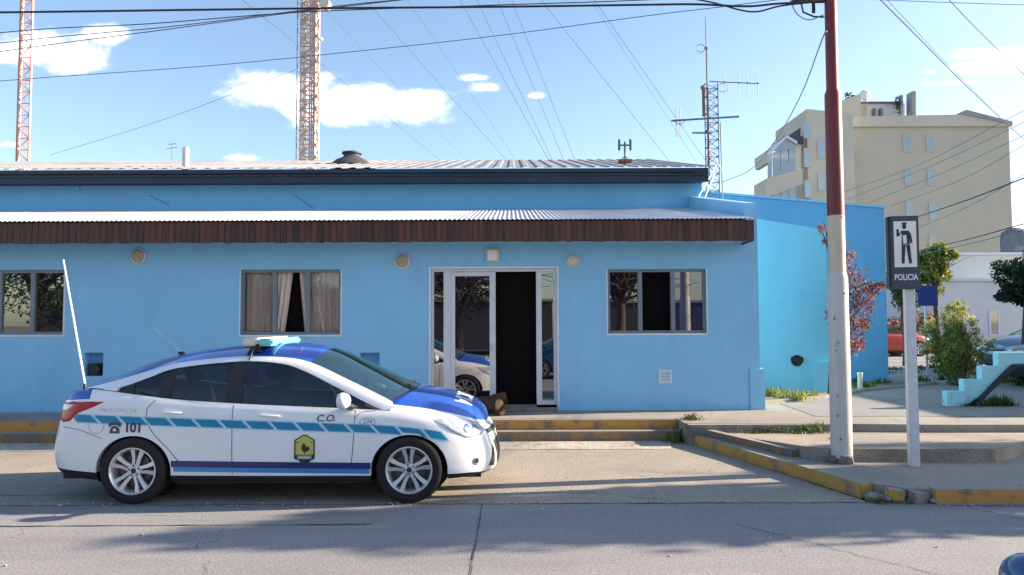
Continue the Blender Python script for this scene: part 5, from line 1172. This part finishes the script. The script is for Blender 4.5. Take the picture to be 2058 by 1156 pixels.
        decal('telephone_dial', [([(-1.505 + a, .672 + b * .92) for a, b in circ_(0, .036, .017)], [tuple(range(12))])], M['lamp_glass'], .0075)
        txt('PROVINCIA', -1.49, .888, .058, M['inkgrey'], 'small_lettering', .3, 1.12, -.0015, 1.15, -.02)
        txt('C.O.', .525, .808, .088, M['inkmid'], 'lettering', .25, 1.0, .001, 1.1); txt('274', .925, .772, .058, M['inkgrey'], 'unit_number', .15, 1, .0005)
        decal('unit_number_ring', [ribbon([(.925 + .075 * math.cos(t), .772 + .038 * math.sin(t)) for t in th], .0028)], M['inkgrey'], .006)
        # crest
        cx, cz = .327, .515; w = .098
        outer = [(-w, -.085), (-w * .55, -.105), (0, -.145), (w * .55, -.105), (w, -.085), (w, .092), (w * .55, .115), (w * .3, .135), (0, .142), (-w * .3, .135), (-w * .55, .115), (-w, .092)]
        cr = lambda P: [([(cx + a, cz + b) for a, b in P], [tuple(range(len(P)))])]
        decal('crest', cr(outer), M['ink'], .0048)
        decal('crest_field', cr([(-w * .86, -.048), (w * .86, -.048), (w * .86, .088), (w * .5, .105), (w * .25, .125), (0, .132), (-w * .25, .125), (-w * .5, .105), (-w * .86, .088)]), M['yellow'], .0058)
        decal('crest_scroll', cr([(-w * .72, -.092), (w * .72, -.092), (w * .72, -.054), (-w * .72, -.054)]), M['inkgrey'], .0060)
        decal('crest_scroll_mark', [([(cx + a, cz + b) for a, b in ((-.055, -.078), (.05, -.078), (.05, -.068), (-.055, -.068))], [(0, 1, 2, 3)])], M['lamp_glass'], .0070)
        bird = [(-.022, .045), (-.006, .062), (.006, .05), (.0, .03), (.004, .018), (.02, .022), (.038, .034), (.050, .016), (.044, -.008), (.02, -.020), (.005, -.022), (.004, -.042), (-.004, -.042), (-.006, -.022), (-.022, -.01), (-.028, .012)]
        decal('crest_emblem', cr(bird), M['ink'], .0068)
        decal('crest_star', [([(cx + a * s_ * .07, cz + .07 + b) for a, b in ((1, .01), (1.15, 0), (1, -.01), (.85, 0))], [(0, 1, 2, 3)]) for s_ in (-1, 1)], M['ink'], .0068)
        # hood lettering laid on the hood
        bmh = bmesh.new(); bmh.from_mesh(hood.data); bh = BVHTree.FromBMesh(bmh); bmh.free()
        v_, f_ = text_polys('POLICIA', .215, 0, 1.02, .005); mb = MB(); vs = []
        b_ = bmesh.new(); q_ = [b_.verts.new((x, z, 0)) for x, z in v_]; [b_.faces.new([q_[i] for i in f]) for f in f_]; bmesh.ops.triangulate(b_, faces=b_.faces)
        for _ in range(2): bmesh.ops.subdivide_edges(b_, edges=[e for e in b_.edges if e.calc_length() > .03], cuts=2, use_grid_fill=True); bmesh.ops.triangulate(b_, faces=b_.faces)
        b_.verts.index_update(); v_ = [(p.co.x, p.co.y) for p in b_.verts]; f_ = [tuple(p.index for p in f.verts) for f in b_.faces]; b_.free()
        for a, b in v_:
            x, y = 1.80 + b * 1.1, -a * 1.0 + .0; h = bh.ray_cast(Vector((x, y, 2)), Vector((0, 0, -1)), 3)[0]; vs.append(h + Vector((0, 0, .004)) if h is not None else Vector((x, y, .8)))
        mb.add(vs, f_); mb.build('hood_lettering', M['white'], hood, fix=False)
        # sun-faded sheen is left to light; light bar
        lb = empty('light_bar'); lb.parent = E; lb.location = (-.285, 0, 0)
        mb = MB(); mb.box(-.135, .02, -.56, .56, 1.492, 1.575); mb.build('lens', M['bar_white'], lb, bevel=.02, smooth=True)
        mb = MB(); mb.box(.022, .145, -.56, .56, 1.492, 1.568); mb.build('lens', M['bar_cyan'], lb, bevel=.02, smooth=True)
        mb = MB(); mb.box(-.12, .13, -.5, .5, 1.478, 1.491)
        for sg in (-1, 1): mb.box(-.05, .05, sg * .52 - .03, sg * .52 + .03, 1.43, 1.49); mb.tube([(0, sg * .54, 1.49), (-.01, sg * .60, 1.44), (-.015, sg * .655, 1.355)], .013, 6)
        mb.build('mount', M['plastic'], lb)
        mb = MB(); mb.tube([(-1.955, -.62, 1.075), (-1.957, -.62, 1.13)], [.022, .014], 10); wa = mb.build('whip_antenna', M['plastic'], E, smooth=True)
        mb = MB(); mb.tube([(-1.957, -.62, 1.12), (-2.08, -.62, 1.74), (-2.205, -.62, 2.37)], [.011, .010, .008], 8); mb.build('rod', M['white'], wa, smooth=True)
        mb = MB(); mb.cbox((-1.16, -.25, 1.415), (.07, .05, .03)); ra = mb.build('roof_aerial', M['plastic'], E, bevel=.008)
        mb = MB(); mb.tube([(-1.17, -.25, 1.43), (-1.46, -.25, 1.68)], .003, 4); mb.build('rod', M['galv'], ra)
    return E
def circ_(cx, cz, r, rz=None, n=12): return [(cx + r * math.cos(6.2832 * k / n), cz + (rz or r) * math.sin(6.2832 * k / n)) for k in range(n)]

car(M['pwhite'], M['pblue'], 'white and blue police sedan with cyan slanted stripes parked in front of the station', (-2.317, 8.05, .004), 0, True, 'police car', 'police_car')
red = mat('paint_red', (.40, .012, .02), .3, coat=1); gry = mat('paint_grey', (.16, .21, .27), .3, .3, coat=1); drk = mat('paint_dark', (.012, .016, .05), .3, coat=1); slv = mat('paint_silver', (.45, .47, .50), .3, .4, coat=1)
q = U(1790, 700, 31); car(red, red, 'small red car parked far off between the deep blue wall and the sign post', (q.x - .6, 31, .29), R(8), far=True)
q = U(2040, 700, 21); car(gry, gry, 'blue grey car parked behind the cyan stair', (q.x + 1.3, 21, .29), R(183), far=True)
q = U(2035, 780, 15.8); car(drk, drk, 'dark maroon car seen through the opening under the cyan stair', (q.x + 2.55, 16.2, .29), R(182), far=True)
nav = mat('paint_navy', (.015, .07, .18), .3, coat=1); car(nav, nav, 'dark blue car whose side mirror just shows in the bottom right corner', (2.165, 1.10, .004), R(180))

# dog by the entrance
DG = empty('dog', (U(991, 815, 11.75).x, 11.75, .285), 0, 'brown dog with a tan chest curled up on the sidewalk by the door', 'dog')
mb = MB()
sk = bpy.data.meshes.new('body'); 
V = [(-.28, .02, .13), (-.12, .03, .17), (.04, .0, .17), (.09, 0, .29), (.15, -.07, .29), (.20, -.13, .26), (.10, -.16, .05), (.02, -.20, .04), (.16, -.2, .04), (.08, -.27, .03), (-.30, -.08, .08), (-.20, -.18, .05), (-.10, -.22, .035), (-.38, -.02, .07), (-.40, -.14, .04), (-.30, -.24, .03)]
Ed = [(0, 1), (1, 2), (2, 3), (3, 4), (4, 5), (2, 6), (6, 7), (3, 8), (8, 9), (0, 10), (10, 11), (11, 12), (0, 13), (13, 14), (14, 15)]
rad = [.12, .135, .13, .10, .075, .04, .05, .03, .045, .028, .085, .035, .025, .035, .025, .015]
sk.from_pydata(V, Ed, []); dob = bpy.data.objects.new('body', sk); COL.objects.link(dob); dob.parent = DG
md = dob.modifiers.new('skin', 'SKIN'); 
for i, r_ in enumerate(rad): sk.skin_vertices[0].data[i].radius = (r_, r_)
sk.skin_vertices[0].data[1].use_root = True
dob.modifiers.new('sub', 'SUBSURF').levels = 2; dob.modifiers['sub'].render_levels = 2; sk.materials.append(M['fur']); md.use_smooth_shade = True
mb = MB(); mb.ball((.10, -.115, .135), (.075, .075, .115), 16, 10); mb.build('chest_patch', M['fur_tan'], DG, smooth=True)
mb = MB()
for s_ in (-1, 1): mb.add([(.13 + s_ * .05, -.08, .27), (.16 + s_ * .07, -.12, .25), (.15 + s_ * .085, -.13, .17), (.12 + s_ * .07, -.08, .19)], [(0, 1, 2, 3)])
mb.build('ear', M['fur'], DG, fix=False)

house(16.6, 24, 12.8, 24, 4.0, M['wall_tan'], 'unseen tan house added past the right edge to shade the side pavement')  # out-of-view block, added for the shade it throws on the side pavement
# ------------------------------------------------------------------ the street outside the frame: what the glass mirrors and what shades the road
tree((10.5, 8.15, .13), 5.4, (1.5, 1.15, 2.1), 2.95, 'street tree on the corner pavement just outside the right of the frame', M['leaf_mid'], M['bark_l'], 61, 34, 330, .09, .11)
tree((17.5, 9.9, .29), 6.5, (2.0, 1.1, 2.4), 4.3, 'second street tree farther along the pavement to the right', M['leaf_mid'], M['bark_l'], 62, 22, 240, .09, .13)
tree((4.6, -7.0, .15), 8, (3.0, 2.0, 2.2), 4.0, 'bare looking street tree across the road facing the right window', M['leaf_dark'], M['bark'], 63, 44, 45, .06, .22, limbs=14, forks=9)
tree((-2.3, -7.2, .15), 7, (2.6, 1.8, 2.2), 3.9, 'thin leaved street tree across the road facing the entrance', M['leaf_dark'], M['bark'], 64, 44, 70, .06, .22, limbs=14, forks=8)
tree((-12, -7.4, .15), 8, (4.2, 2.5, 3.2), 4.6, 'dense street tree across the road facing the curtained window', M['leaf_dark'], M['bark'], 65, 30, 320, .09, .18)
tree((-20.5, -7.4, .15), 8, (4.2, 2.5, 3.2), 4.4, 'dense street tree across the road facing the left window', M['leaf_mid'], M['bark'], 66, 30, 320, .09, .18)
for (x0, x1, z1, m_, lb) in ((-26, -9, 3.6, M['roof_dark'], 'brown brick house across the street'), (-8.2, 2.2, 2.9, M['brick_dark'], 'dark brick house across the street facing the entrance'), (3.4, 14, 2.8, M['brick_dark'], 'low brick house across the street facing the right window')):
    house(x0, x1, -22, -16, z1, m_, lb, wins=())
